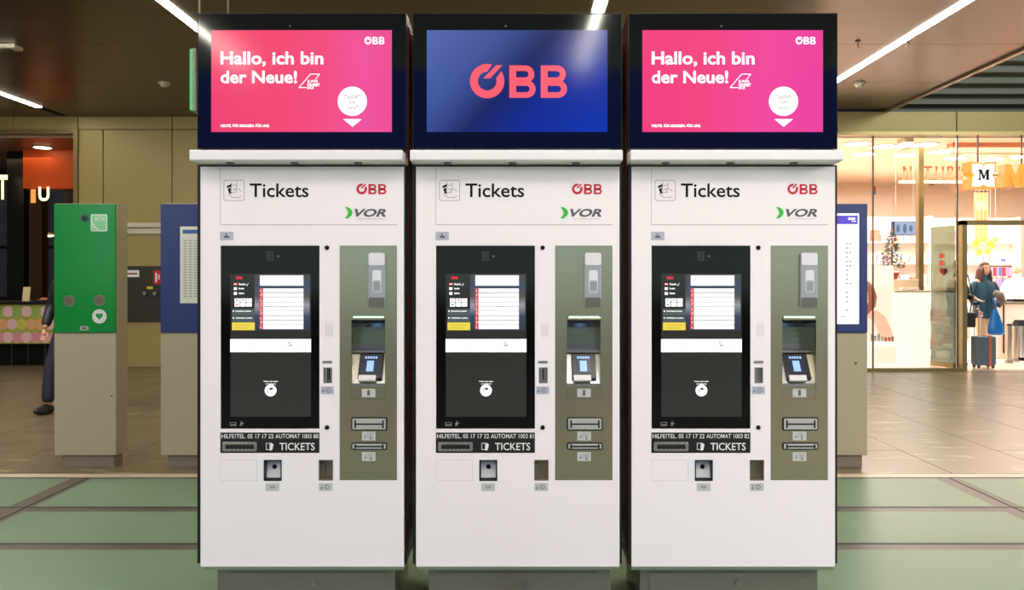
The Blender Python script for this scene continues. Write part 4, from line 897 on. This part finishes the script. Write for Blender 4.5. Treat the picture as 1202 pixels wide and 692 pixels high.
t = thing('air_unit', 'grey square air unit hanging from the shop ceiling left of the inner post', 'air unit', (x, Y, Wz(172, Y)))
part('box', MB().box(Wx(1062, Y), Wx(1073, Y), Y, Y+.3, Wz(173.5, Y), 3.86), mat('air_grey', (206, 200, 176), .5), t, bev=.01)
# arches and letters on the back wall
AR = mat('arch_white', (255, 248, 236), .6); Y = 21.7
for cxp, wd in ((1013, 26), (1068, 30), (1103, 12)):
    q = MB(); n = 20; o2 = []; i2 = []
    for k in range(n+1):
        a = math.pi*k/n; o2.append((Wx(cxp+wd*math.cos(a), Y), Wz(217-22*math.sin(a)**1.2, Y))); i2.append((Wx(cxp+(wd-6)*math.cos(a), Y), Wz(217-15*math.sin(a)**1.2, Y)))
    q.add([(p[0], Y, p[1]) for p in o2]+[(p[0], Y, p[1]) for p in i2]+[(p[0], Y+.1, p[1]) for p in o2]+[(p[0], Y+.1, p[1]) for p in i2],
          [(i, n+1+i, n+2+i, i+1) for i in range(n)]+[(i, i+1, 2*n+3+i, 2*n+2+i) for i in range(n)]+[(n+1+i, 3*n+3+i, 3*n+4+i, n+2+i) for i in range(n)])
    part('arch', q, AR, sb)
Y = 18.4; LM = mat('peach_letters', (226, 104, 60), .5)
sg = thing('shop_sign', 'row of peach coloured capital letters hanging inside the bright shop', 'sign', (Wx(1100, Y), Y, Wz(215, Y)))
for ch, a, b in (('N', 1060, 1070), ('A', 1071, 1082), ('T', 1084, 1094), ('U', 1098, 1108), ('R', 1112, 1122), ('K', 1125, 1134)):
    q = text(MB(), ch, Wx(a, Y), Wx(b, Y), Wz(211, Y), Wz(194, Y), Y, .02); q2 = MB(); q2.v = q.v; q2.f = q.f; part('letter', q2, LM, sg)
part('letter_rail', MB().box(Wx(1056, Y), Wx(1140, Y), Y, Y+.05, Wz(215, Y), Wz(211.5, Y)), mat('rail_sand', (214, 196, 160), .5), sg)
# hanging logo sign: blossom-shaped plate with a black serif M, and a second orange letter
Y = 13.0; ORM = mat('sign_orange', (244, 150, 50), .45, emit=(244, 150, 56), es=.7)
def blossom(x0, x1, y0, y1, ins=0.):
    cx_, cy_ = (x0+x1)/2, (y0+y1)/2; W, H = (x1-x0)/2-ins, (y1-y0)/2-ins; pts = []
    cor = [(-1, -1), (1, -1), (1, 1), (-1, 1)]
    for k, (a, b) in enumerate(cor):
        na, nb = cor[(k+1) % 4]; pts.append((cx_+a*W, cy_+b*H))
        ma, mb_ = (a+na)/2, (b+nb)/2
        pts.append((cx_+(a*.62+na*.38 if a != na else a*.96)*W, cy_+(b*.62+nb*.38 if b != nb else b*.96)*H)); pts.append((cx_+ma*W*(.76 if ma else 1), cy_+mb_*H*(.76 if mb_ else 1)))
        pts.append((cx_+(a*.38+na*.62 if a != na else a*.96)*W, cy_+(b*.38+nb*.62 if b != nb else b*.96)*H))
    return [(Wx(p[0], Y), Wz(p[1], Y)) for p in pts]
t = thing('logo_sign', 'orange edged blossom shaped hanging sign with a black letter M', 'sign', (Wx(1153, Y), Y, Wz(221, Y)))
part('orange_body', MB().prism(blossom(1138, 1169.5, 189.5, 221), Y, Y+.22), ORM, t); part('white_face', MB().prism(blossom(1141, 1167, 192, 219), Y-.012, Y), mat('sign_white', (250, 250, 246), .4, emit=(255, 252, 244), es=.7), t)
q = MB(); Zt, Zb = 199, 211
for a, b in ((147.5, 151.2), (156.6, 160.6)): q.box(Wx(1000+a, Y), Wx(1000+b, Y), Y-.02, Y-.012, Wz(Zb, Y), Wz(Zb-1.4, Y))
q.box(Wx(1147.5, Y), Wx(1150.5, Y), Y-.02, Y-.012, Wz(Zt+1.3, Y), Wz(Zt, Y)); q.box(Wx(1157.6, Y), Wx(1160.8, Y), Y-.02, Y-.012, Wz(Zt+1.3, Y), Wz(Zt, Y))
for pl in (((1149, Zt), (1150.2, Zt), (1150, Zb), (1148.8, Zb)), ((1149, Zt), (1151.6, Zt), (1155, Zb-2.5), (1153.6, Zb-.6)), ((1157.4, Zt), (1158.2, Zt), (1154.6, Zb-.6), (1153.8, Zb-3)), ((1157.2, Zt), (1160, Zt), (1160, Zb), (1157.2, Zb))):
    q.prism([(Wx(a, Y), Wz(b, Y)) for a, b in pl], Y-.02, Y-.012)
part('letter', q, INK, t); part('hanging_rod', MB().box(Wx(1154.8, Y), Wx(1156, Y), Y+.17, Y+.2, Wz(191, Y), Wz(159.6, SY)), MC['bar_dark'], t)
t = thing('channel_letter', 'orange block letter M at the right picture edge beside the blossom sign', 'sign', (Wx(1190, Y), Y, Wz(218, Y)))
v, f = text_geo('M', .03); z0, z1, x0, x1 = Wz(218.5, Y), Wz(192.5, Y), Wx(1178, Y), Wx(1206, Y)
q = MB(); pts = [(1178, 218.5), (1180.5, 192.5), (1187, 192.5), (1192, 207), (1197, 192.5), (1204, 192.5), (1207, 218.5), (1200, 218.5), (1199, 203), (1194.5, 216), (1189.5, 216), (1185, 203), (1184.5, 218.5)]
q.prism([(Wx(a, Y), Wz(b, Y)) for a, b in pts], Y, Y+.2); part('letter', q, ORM, t); part('mounting_bar', MB().box(Wx(1169, Y), Wx(1215, Y), Y+.2, Y+.22, Wz(204, Y), Wz(202.6, Y)), MC['bar_dark'], t); part('hanging_rod', MB().box(Wx(1208, Y), Wx(1209.2, Y), Y+.2, Y+.22, Wz(203, Y), Wz(159.6, SY)), MC['bar_dark'], t)
# shelves along the back with pastel goods
PAST = [(250, 236, 226), (236, 206, 190), (214, 222, 236), (246, 196, 176), (232, 226, 206), (236, 176, 200), (190, 206, 226), (226, 120, 90), (244, 220, 130), (120, 140, 170)]
GM = [mat('goods_%d' % i, c, .5) for i, c in enumerate(PAST)]
SHF = mat('shelf_white', (252, 244, 236), .5)
def shelf_unit(x0, x1, Y, ztop, rowz, label):
    t = thing('shelf_unit', label, 'shelf', ((x0+x1)/2, Y+.2, 0))
    part('back', MB().box(x0, x1, Y+.40, Y+.43, 0, ztop), SHF, t)
    for a in (x0, x1-.03): part('side', MB().box(a, a+.03, Y, Y+.40, 0, ztop), SHF, t)
    for z in rowz: part('shelf_board', MB().box(x0+.03, x1-.03, Y, Y+.40, z-.03, z), SHF, t)
goods = []
CN = ('cream', 'rosy beige', 'pale blue', 'apricot', 'ivory', 'pink', 'light blue', 'coral', 'yellow', 'slate blue')
ORD = ('first', 'second', 'third', 'fourth', 'fifth', 'sixth', 'seventh', 'eighth', 'ninth', 'tenth', 'eleventh', 'twelfth', 'thirteenth', 'fourteenth', 'fifteenth', 'sixteenth')
def stock(x0, x1, Y, zs, hm, grp, lb, dense=.13):
    for zi, z in enumerate(zs[::-1]):
        x = x0+.06; n = 0
        while True:
            w_ = random.uniform(.5, .95)*dense; h_ = random.uniform(.55, 1)*hm
            if x+w_ > x1-.04: break
            gi = random.randrange(8) if random.random() < .8 else random.randrange(10)
            o = part('product_box', MB().box(-w_/2, w_/2, -.06, .06, 0, h_), GM[gi], None)
            o.location = (x+w_/2, Y+.12, z+.0005); tag(o, '%s box, %s from left on the %s board of the %s' % (CN[gi], ORD[n], ('top', 'second', 'third', 'fourth')[zi], lb), 'box', grp); x += w_+random.uniform(.02, .05); n += 1
shelf_unit(7.2, 9.7, 19.8, 2.9, (.3, .8, 1.3, 1.8, 2.3), 'bright goods shelf behind the small decorated tree')
stock(7.23, 9.67, 19.8, (1.3, 1.8, 2.3), .3, 'goods on the shelf behind the decorated tree', 'shelf behind the tree', .22)
shelf_unit(9.9, 12.0, 20.2, 2.9, (.3, .8, 1.3, 1.8, 2.3), 'bright goods shelf behind the woman with the suitcase')
stock(9.93, 11.97, 20.2, (.8, 1.3, 1.8, 2.3), .3, 'goods on the shelf behind the woman', 'shelf behind the woman', .2)
shelf_unit(5.2, 7.0, 18.5, 3.0, (.3, .9, 1.5, 2.1, 2.6), 'bright goods shelf behind the poster at the left of the shop')
stock(6.3, 6.97, 18.5, (.9, 1.5, 2.1), .3, 'goods on the left shop shelf', 'leftmost shop shelf', .2)
shelf_unit(12.1, 14.2, 19.2, 2.4, (.3, .8, 1.3, 1.8), 'bright goods shelf behind the bald cashier')
stock(11.13+1, 13.4, 19.2, (.8, 1.3, 1.8), .3, 'goods on the shelf behind the cashier', 'shelf behind the cashier', .2)
# orange banner column
Y = 16.5; t = thing('banner', 'tall orange banner behind the woman with the suitcase', 'banner', (Wx(1152, Y), Y, Wz(283, Y)))
part('cloth', MB().box(Wx(1144, Y), Wx(1160, Y), Y, Y+.02, Wz(283, Y), Wz(224, Y)), mat('banner_orange', (246, 160, 100), .6), t); part('rod', MB().cyl((Wx(1143, Y), Y, Wz(224, Y)), .02, 'x', Wx(1161, Y)-Wx(1143, Y), 10), MC['bar_dark'], t)
part('print', MB().box(Wx(1146, Y), Wx(1158, Y), Y-.004, Y, Wz(246, Y), Wz(236, Y)), mat('banner_print', (250, 200, 150), .6), t)
# small red and blue flag label
Y = 14.0; t = thing('hanging_tag', 'small red and blue tag on the glass above the tree', 'tag', (Wx(1026.5, Y), Y, Wz(228, Y)))
part('tag_red', MB().box(Wx(1024.8, Y), Wx(1028.2, Y), Y, Y+.02, Wz(224, Y), Wz(218, Y)), STK, t, label='red upper half'); part('tag_blue', MB().box(Wx(1024.8, Y), Wx(1028.2, Y), Y, Y+.02, Wz(228, Y), Wz(224, Y)), mat('tag_blue', (70, 130, 190), .5), t, label='blue lower half')
# hanging television
Y = 15.6; x0, x1, z0, z1 = Wx(1047, Y), Wx(1078, Y), Wz(276, Y), Wz(259.5, Y)
t = thing('television', 'flat screen hanging in the shop just above the decorated tree', 'television', ((x0+x1)/2, Y, z0))
part('casing', MB().box(x0, x1, Y, Y+.06, z0, z1), mat('tv_navy', (50, 50, 96), .3), t, bev=.005); pc = part('picture', MB().box(x0+.05, x1-.05, Y-.004, Y, z0+.012, z1-.012), mat('tv_picture', (60, 70, 90), .2, emit=(178, 196, 226), es=1), t)
for a, b in ((1054, 5), (1062, 6), (1069, 4)): part('picture_figure', MB().prism([(Wx(a+2.2*math.cos(k*.785), Y), Wz(268+b*math.sin(k*.785), Y)) for k in range(8)], Y-.006, Y-.004), mat('tv_figure', (40, 60, 90), .2, emit=(100, 124, 160), es=1), pc)
for xx in (x0+.08, x1-.08): part('hanger', MB().cyl((xx, Y+.03, z1), .004, 'z', 3.86-z1, 8), LABEL, t)
# white display island with poster
Y = 13.62; WP = mat('display_added_glow', (250, 242, 228), .45, emit=(255, 248, 236), es=1.0); zt = Wz(343, Y)  # emission added so the white display looks brightly lit from the front
t = thing('display_counter', 'tall white display box right of the woman poster, inside the glass', 'counter', (Wx(1071, Y), Y+.3, 0))
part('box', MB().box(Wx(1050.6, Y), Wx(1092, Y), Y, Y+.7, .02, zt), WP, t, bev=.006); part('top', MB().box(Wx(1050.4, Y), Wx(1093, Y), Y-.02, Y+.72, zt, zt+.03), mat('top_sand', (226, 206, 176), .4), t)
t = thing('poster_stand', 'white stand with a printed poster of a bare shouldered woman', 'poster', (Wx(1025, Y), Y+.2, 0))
part('panel', MB().box(Wx(986, Y), Wx(1049.8, Y), Y+.02, Y+.12, .44, Wz(311.5, Y)), mat('poster_added_glow', (250, 230, 212), .5, emit=(255, 236, 220), es=.9), t, bev=.004)  # added glow brightens the poster panel, not a lamp behind it
part('lower_box', MB().box(Wx(986, Y), Wx(1049.6, Y), Y-.1, Y+.5, .004, .42), WP, t, bev=.006); part('box_seam', MB().box(Wx(1024, Y), Wx(1067, Y)-.25, Y-.104, Y-.1, .10, .36), mat('seam_cream', (244, 236, 214), .5, emit=(250, 240, 220), es=.9), t)  # seam gets the same added glow as the box
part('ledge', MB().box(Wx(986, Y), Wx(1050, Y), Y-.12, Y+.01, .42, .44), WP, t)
def flat(pts, m, nm, d): part(nm, MB().prism([(Wx(a, Y), Wz(b, Y)) for a, b in pts], Y+.02-d, Y+.02-d+.002), m, t)
SKN = mat('print_skin', (236, 182, 152), .6, emit=(244, 196, 168), es=.9); HRP = mat('print_hair', (150, 90, 66), .6, emit=(176, 104, 78), es=.8)  # print colours carry the added poster glow as well
flat([(1004, 400), (1004, 362), (1014, 362), (1022, 366), (1030, 364), (1040, 372), (1048, 390), (1049.5, 400)], SKN, 'printed_figure', .003)
flat([(1004, 372), (1004, 335), (1012, 330), (1020, 330), (1026, 336), (1030, 348), (1028, 360), (1022, 366), (1016, 372)], HRP, 'printed_hair', .005)
flat([(1006, 362), (1006, 342), (1013, 338), (1019, 343), (1020, 354), (1016, 362), (1014, 368)], SKN, 'printed_face', .007)
flat([(1004, 399), (1008, 372), (1020, 372), (1028, 380), (1034, 399)], mat('print_top', (250, 222, 206), .6, emit=(250, 222, 206), es=.9), 'printed_top', .006)
for k in range(7):
    px = 1021+k*4.1; hh = (9, 7, 9, 6, 5, 5, 6)[k]; q = MB()
    xx = Wx(px, Y); yy = Y-.07; zb = .4405; h_ = hh*.0136
    o = single('cosmetics_jar', ('leftmost white jar', 'second white jar', 'third white jar, shorter', 'fourth white jar, right of centre', 'first rose jar', 'middle rose jar', 'rightmost rose jar')[k]+' on the ledge in front of the woman poster', 'jar', MB().cyl((xx, yy, zb), .022, 'z', h_, 14), PWHITE if k < 4 else mat('jar_rose', (216, 150, 130), .4), 'jars on the poster ledge')
for k in range(4):
    xx = Wx(1060+k*5, Y+.2); single('white_carton', ('leftmost', 'second', 'third', 'rightmost')[k]+' small pale carton on top of the tall white display box', 'box', MB().box(xx-.03, xx+.03, Y+.15, Y+.27, zt+.0305, zt+.075), GM[0] if k % 2 else PWHITE, 'cartons on the white display box', bev=.004)
# decorated tree on the display
Y = 14.7; xx = Wx(1047, Y); zb = Wz(314, Y); zt2 = Wz(272, Y)
t = thing('decorated_tree', 'small decorated Christmas tree with red and gold baubles in the bright shop', 'christmas tree', (xx, Y, zb-.2))
part('trunk', MB().cyl((xx, Y, zb-.12), .025, 'z', zt2-zb+.06, 8, .006), mat('trunk', (90, 66, 44), .7), t); part('pot', MB().cyl((xx, Y, zb-.2), .09, 'z', .12, 18, .12), mat('pot_red', (170, 60, 50), .5), t)
q = MB()
for k in range(620):
    u = random.random()**.7; z = zt2-(zt2-zb)*u; r = .03+.19*u; a = random.uniform(0, 6.283); rr = r*random.uniform(.35, 1)
    c = Vector((xx+rr*math.cos(a), Y+rr*math.sin(a), z)); d = Vector((math.cos(a), math.sin(a), random.uniform(-.5, .1))).normalized()*.05; sd = Vector((-math.sin(a), math.cos(a), 0))*.011
    q.add([c-sd, c+sd, c+d, c+Vector((0, 0, .012))], [(0, 1, 2), (0, 2, 3), (1, 3, 2)])
o = part('foliage', q, mat('fir_green', (66, 92, 56), .7, noise=.3, scale=20), t); o['kind'] = 'stuff'
bm_ = [mat('bauble_red', (180, 40, 40), .2), mat('bauble_gold', (220, 170, 90), .2, .6), mat('bauble_cream', (250, 236, 210), .3)]
for k in range(34):
    u = .12+.85*((k*.618) % 1); a = k*2.4; r = .04+.19*u
    part('bauble', MB().ball((xx+r*math.cos(a), Y-abs(r*math.sin(a)) if k % 3 else Y+r*math.sin(a), zt2-(zt2-zb)*u), .020, 10, 8), bm_[k % 3], t, smooth=True)
q = MB(); q.prism([(xx+(.045 if k % 2 == 0 else .02)*math.sin(k*math.pi/5), zt2+.03+(.045 if k % 2 == 0 else .02)*math.cos(k*math.pi/5)) for k in range(10)], Y-.01, Y+.01); part('star', q, bm_[1], t)
single('tree_table', 'sand coloured table carrying the decorated tree', 'table', MB().box(xx-.35, xx+.35, Y-.02-.22, Y+.3, .004, zb-.2005), mat('table_sand', (240, 214, 186), .5), bev=.01)
# carrier bags seen through the door leaf
Y = 15.2
def bag(px0, px1, py0, py1, m, label, yy, face=None):
    x0, x1 = Wx(px0, yy), Wx(px1, yy); z1 = Wz(py0, yy); z0 = Wz(py1, yy)
    t = thing('carrier_bag', label, 'bag', ((x0+x1)/2, yy, z0))
    part('bag_body', MB().box(x0, x1, yy, yy+.14, z0, z1), m, t, bev=.01)
    for dy in (.0, .14): part('handle', MB().tube([(x0+(x1-x0)*.3, yy+dy, z1), (x0+(x1-x0)*.35, yy+dy, z1+.09), (x0+(x1-x0)*.65, yy+dy, z1+.09), (x0+(x1-x0)*.7, yy+dy, z1)], .008, 6), m, t)
    return t, x0, x1, z0, z1
BO = mat('bag_orange', (250, 150, 70), .5); BC = mat('bag_coral', (250, 112, 66), .5); BW = mat('bag_white', (252, 236, 222), .5)
bag(1100, 1108, 368, 379, BC, 'coral carrier bag on top of the display behind the glass leaf', Y+.5)
t, x0, x1, z0, z1 = bag(1094.5, 1108, 378, 398, BW, 'white carrier bag with a black letter M behind the glass leaf', Y)
q = text(MB(), 'M', x0+.04, x1-.05, z0+.10, z1-.08, Y-.003, .045); part('letter', q, INK, t)
bag(1108.5, 1117, 382, 403, BO, 'tall orange carrier bag behind the glass leaf', Y+.1)
bag(1096, 1107, 399, 405.5, BC, 'small coral carrier bag at the bottom of the display stand', Y-.2)
zb_ = Wz(406, Y)
t = thing('bag_stand', 'low wheeled stand holding the orange and white carrier bags', 'stand', (Wx(1105, Y), Y, 0))
part('deck', MB().box(Wx(1093, Y), Wx(1119, Y), Y-.25, Y+.75, zb_-.06, zb_-.02), STEEL2, t); part('back_frame', MB().box(Wx(1093, Y), Wx(1119, Y), Y+.7, Y+.72, zb_-.02, zb_+.62), STEEL2, t)
for px in (1095, 1116):
    for dy in (0, .6): part('caster', MB().cyl((Wx(px, Y)-.015, Y+dy, .05), .045, 'x', .03, 14), INK, t); part('caster_fork', MB().box(Wx(px, Y)-.02, Wx(px, Y)+.02, Y+dy-.01, Y+dy+.01, .05, zb_-.06), STEEL2, t)
# cash desk with steel barriers and dispenser
Y = 15.3; z1 = Wz(354, Y)
t = thing('cash_desk', 'white cash desk in front of the bald cashier', 'counter', (Wx(1195, Y), Y+.4, 0))
part('body', MB().box(Wx(1163, Y), Wx(1240, Y), Y, Y+.7, .004, z1-.04), mat('desk_cream', (250, 224, 208), .5), t, bev=.006); part('worktop', MB().box(Wx(1161, Y), Wx(1242, Y), Y-.03, Y+.73, z1-.04, z1), mat('desk_top_grey', (150, 140, 130), .3, .3), t)
part('desk_leg', MB().box(Wx(1177, Y), Wx(1178.4, Y), Y-.02, Y-.001, .1, z1-.05), mat('bar_dark', (0, 0, 0)), t)
for k, px in enumerate((1184.5, 1191.5)):
    yy = 14.5+.25*k; x = Wx(px, yy); zc = Wz(382, yy)
    t = thing('steel_bin', ('left polished steel cylinder in front of the cash desk', 'right polished steel cylinder in front of the cash desk')[k], 'bin', (x, yy, 0))
    part('cylinder', MB().cyl((x, yy, .06), .045, 'z', zc-.06, 20), STEEL2, t, smooth=False); part('foot', MB().cyl((x, yy, .004), .07, 'z', .055, 20, .05), BEIGED, t); part('cap', MB().cyl((x, yy, zc), .05, 'z', .03, 20, .03), INK, t)
x, yy = Wx(1197, 15.0), 15.0
t = thing('waste_bin', 'squat grey steel bin with dark lid at the right picture edge', 'bin', (x, yy, 0))
part('drum', MB().cyl((x, yy, .06), .13, 'z', .55, 24), STEEL2, t); part('foot_ring', MB().cyl((x, yy, .004), .12, 'z', .055, 24), INK, t); part('lid', MB().cyl((x, yy, .61), .135, 'z', .10, 24, .08), INK, t)
x = Wx(1191, 15.5); single('black_tray', 'flat black tray on the cash desk before the cashier', 'tray', MB().box(x-.10, x+.11, 15.38, 15.6, z1+.0005, z1+.045), INK, bev=.01)
# gold stars hanging above the woman
GD = mat('gold_star', (246, 214, 70), .4, emit=(246, 214, 80), es=.35)
for k, (px, py, r) in enumerate(((1146, 285, 7), (1155, 281, 5.5), (1163, 286, 7), (1150, 296, 6), (1160, 295, 5), (1169, 281, 4.5))):
    yy = 15.5+.15*k; x, z = Wx(px, yy), Wz(py, yy); r *= yy/F
    q = MB().prism([(x+(r if i % 2 == 0 else r*.42)*math.sin(i*math.pi/5), z+(r if i % 2 == 0 else r*.42)*math.cos(i*math.pi/5)) for i in range(10)], yy, yy+.03)
    t = thing('hanging_star', ('big golden star, upper left of the hanging cluster', 'golden star at the top middle of the cluster', 'big golden star in the right half of the cluster', 'lower left golden star just above the woman', 'lower right golden star just above the woman', 'small golden star at the far right of the cluster')[k], 'star', (x, yy, z-r), 'golden stars hanging in the shop'); part('star', q, GD, t); part('thread', MB().cyl((x, yy+.015, z+r), .003, 'z', 3.86-z-r, 5), PWHITE, t)
# pink hanging rack behind the cashier
yy = 17.2; t = thing('gift_rack', 'rack of pink and red hanging packets left of the cashier', 'rack', (Wx(1172, yy), yy, 0))
part('rack_frame', MB().box(Wx(1160, yy), Wx(1161, yy), yy, yy+.03, 0.004, Wz(312, yy)).box(Wx(1186, yy), Wx(1187, yy), yy, yy+.03, 0.004, Wz(312, yy)).box(Wx(1160, yy), Wx(1187, yy), yy, yy+.03, Wz(313, yy), Wz(312, yy)).box(Wx(1160, yy), Wx(1187, yy), yy, yy+.03, Wz(326.5, yy), Wz(325.5, yy)), MC['bar_dark'], t)
pc = [mat('packet_%d' % i, c, .5) for i, c in enumerate(((244, 170, 196), (236, 130, 170), (214, 50, 60), (200, 140, 190), (90, 110, 160)))]
for r, (pa, pb, c0_) in enumerate(((313.5, 324, 0), (327, 341, 1))):
    for k in range(7):
        a = 1161.6+k*3.6; part('packet', MB().box(Wx(a, yy), Wx(a+2.9, yy), yy-.03, yy-.005, Wz(pb, yy), Wz(pa, yy)), pc[(k*2+c0_)%3 if r == 0 and k % 3 else (k*3+r+c0_) % 5], t)
x, yy = Wx(1178, 18.9), 18.9; single('blue_sign', 'small blue notice above the pink packet rack', 'sign', MB().box(x-.05, x+.05, yy, yy+.02, Wz(307, yy), Wz(303.5, yy)), mat('notice_blue', (70, 90, 210), .5, emit=(70, 90, 210), es=.3))
# people
woman = person('woman in a teal jacket with long brown hair holding a phone', (Wx(1155, 14.4), 14.4), math.radians(8), 1.70, (232, 178, 150), (30, 76, 98), (226, 196, 160), (226, 206, 186), (92, 56, 42),
       [((-.235, .02, 1.14), (-.20, -.14, .93), (.1, -.3, -1)), ((.26, -.02, 1.15), (.10, -.25, 1.16), (-.8, -.5, .15))], long_hair=True, step=.12, jlen=.78)
xx, yy = 14.3*.5525, 14.3
person('person in a black leather jacket gripping the suitcase, half behind the door post', (7.27, 13.98), math.radians(35), 1.72, (226, 172, 146), (34, 28, 28), (150, 122, 112), (40, 34, 34), (60, 40, 30),
       [((-.25, .02, 1.14), (-.24, -.16, .95), (0, -.5, -.6)), ((.24, -.04, 1.14), (.06, -.27, 1.11), (.1, -1, -.4))], step=.05)
person('bald man in a white shirt working behind the cash desk', (Wx(1193.5, 16.5), 16.5), math.radians(-50), 1.72, (232, 168, 140), (252, 236, 230), (60, 54, 60), (30, 30, 30), (214, 180, 160),
       [((-.25, -.05, 1.15), (-.12, -.30, 1.08), (.2, -1, -.2)), ((.25, -.05, 1.15), (.12, -.30, 1.08), (-.2, -1, -.2))], bald=True, jlen=.9)
person('person in dark clothes standing behind the green emergency column', (Wx(84, 9.2), 9.2), math.radians(-15), 1.76, (206, 150, 120), (24, 24, 30), (30, 34, 46), (18, 18, 20), (40, 30, 24),
       [((-.30, .05, 1.12), (-.25, -.10, .88), (0, -.2, -1)), ((.25, .03, 1.12), (.22, -.10, .90), (0, -.3, -1))], step=.16, legs_wide=.06)
# suitcase
yy = 13.62; x0, x1 = Wx(1147.5, yy), Wx(1170, yy); zb, zt_ = Wz(429, yy), Wz(394.5, yy); xm = (x0+x1)/2
SG = mat('suitcase_grey', (88, 106, 118), .4, noise=.05, scale=10)
t = thing('suitcase', 'grey hard shell suitcase with a rust red strap at the shop door', 'suitcase', (xm, yy+.11, 0))
part('shell', MB().box(x0, x1, yy, yy+.22, zb, zt_), SG, t, bev=.025)
for k in range(7):
    a = x0+.03+k*(x1-x0-.06)/6
    if abs(a-(x0+(x1-x0)*.66)) > .025: part('rib', MB().box(a-.004, a+.004, yy-.004, yy+.001, zb+.035, zt_-.035), SG, t)
sx_ = x0+(x1-x0)*.66; part('strap', MB().box(sx_-.022, sx_+.022, yy-.008, yy+.228, zb-.004, zt_+.006), mat('strap_rust', (186, 92, 62), .6), t, label='rust red strap')
for a in (x0+.04, x1-.04):
    for b in (yy+.04, yy+.18): part('wheel', MB().cyl((a-.014, b, .034), .03, 'x', .028, 14), mat('wheel_dark', (90, 66, 54), .4), t); part('wheel_fork', MB().box(a-.018, a+.018, b-.012, b+.012, .035, zb+.005), mat('wheel_dark', (90, 66, 54)), t)
for a in (-.035, .035): part('pull_rod', MB().cyl((Wx(1152.6, yy)+a, yy+.16, zt_), .008, 'z', Wz(358, yy)-zt_, 8), mat('rod_brass', (196, 170, 130), .3, .7), t)
part('pull_grip', MB().box(Wx(1152.6, yy)-.05, Wx(1152.6, yy)+.05, yy+.145, yy+.175, Wz(358, yy), Wz(355.6, yy)), INK, t, bev=.005)
# blue plastic bag hanging from the woman's arm, and a grey scarf-like fold over her sleeve
yy = 14.0; xc = Wx(1168, yy); q = MB(); prof = [(361, 1.2), (364, 2.6), (372, 5.5), (382, 8.5), (389, 9.6), (392, 8.4), (393, 4)]; n = 28; rings = []
for py, r in prof:
    for i in range(n):
        a = 2*math.pi*i/n; k = 1+.10*math.sin(a*7+py*.2); rings.append((xc+.014*(r*k*math.cos(a)+(py-361)*.04), yy+.35*.014*r*k*math.sin(a), Wz(py, yy)))
q.add(rings, [((j)*n+i, (j+1)*n+i, (j+1)*n+(i+1) % n, j*n+(i+1) % n) for j in range(len(prof)-1) for i in range(n)]+[tuple(range((len(prof)-1)*n, len(prof)*n))])
t = thing('plastic_bag', 'bright blue plastic bag hanging from the arm of the woman', 'bag', (xc, yy, Wz(393, yy))); part('bag_body', q, mat('bag_blue', (16, 112, 196), .35, noise=.25, scale=12, bump=.6), t, smooth=True)
part('handles', MB().tube([(xc, yy, Wz(362, yy)), (xc+.01, yy-.01, Wz(357, yy)), (xc-.02, yy+.01, Wz(350, yy))], .018, 8), MC['bag_blue'], t, smooth=True)
q = MB().tube([(Wx(1166, 14.15), 14.12, Wz(343, 14.15)), (Wx(1172, 14.15), 14.10, Wz(346, 14.15)), (Wx(1174, 14.15), 14.12, Wz(353, 14.15)), (Wx(1170, 14.15), 14.10, Wz(360, 14.15))], [.05, .075, .08, .03], 12)
single('folded_scarf', 'taupe grey garment folded over the arm of the woman', 'garment', q, mat('garment_taupe', (124, 112, 104), .8, bump=.4, scale=20), smooth=True)
x, yy = Wx(1139, 13.55), 13.52; t = thing('shoulder_bag', 'black shoulder bag beside the door post', 'bag', (x, yy, Wz(385, yy)))
part('bag_body', MB().box(x-.11, x+.05, yy-.06, yy+.06, Wz(384, yy), Wz(366, yy)), mat('bag_black', (30, 26, 28), .5), t, bev=.03, smooth=False); part('shoulder_strap', MB().tube([(x-.02, yy, Wz(367, yy)), (x+.01, yy-.02, Wz(345, yy)), (x-.05, yy+.02, Wz(322, yy))], .012, 6), MC['bag_black'], t)
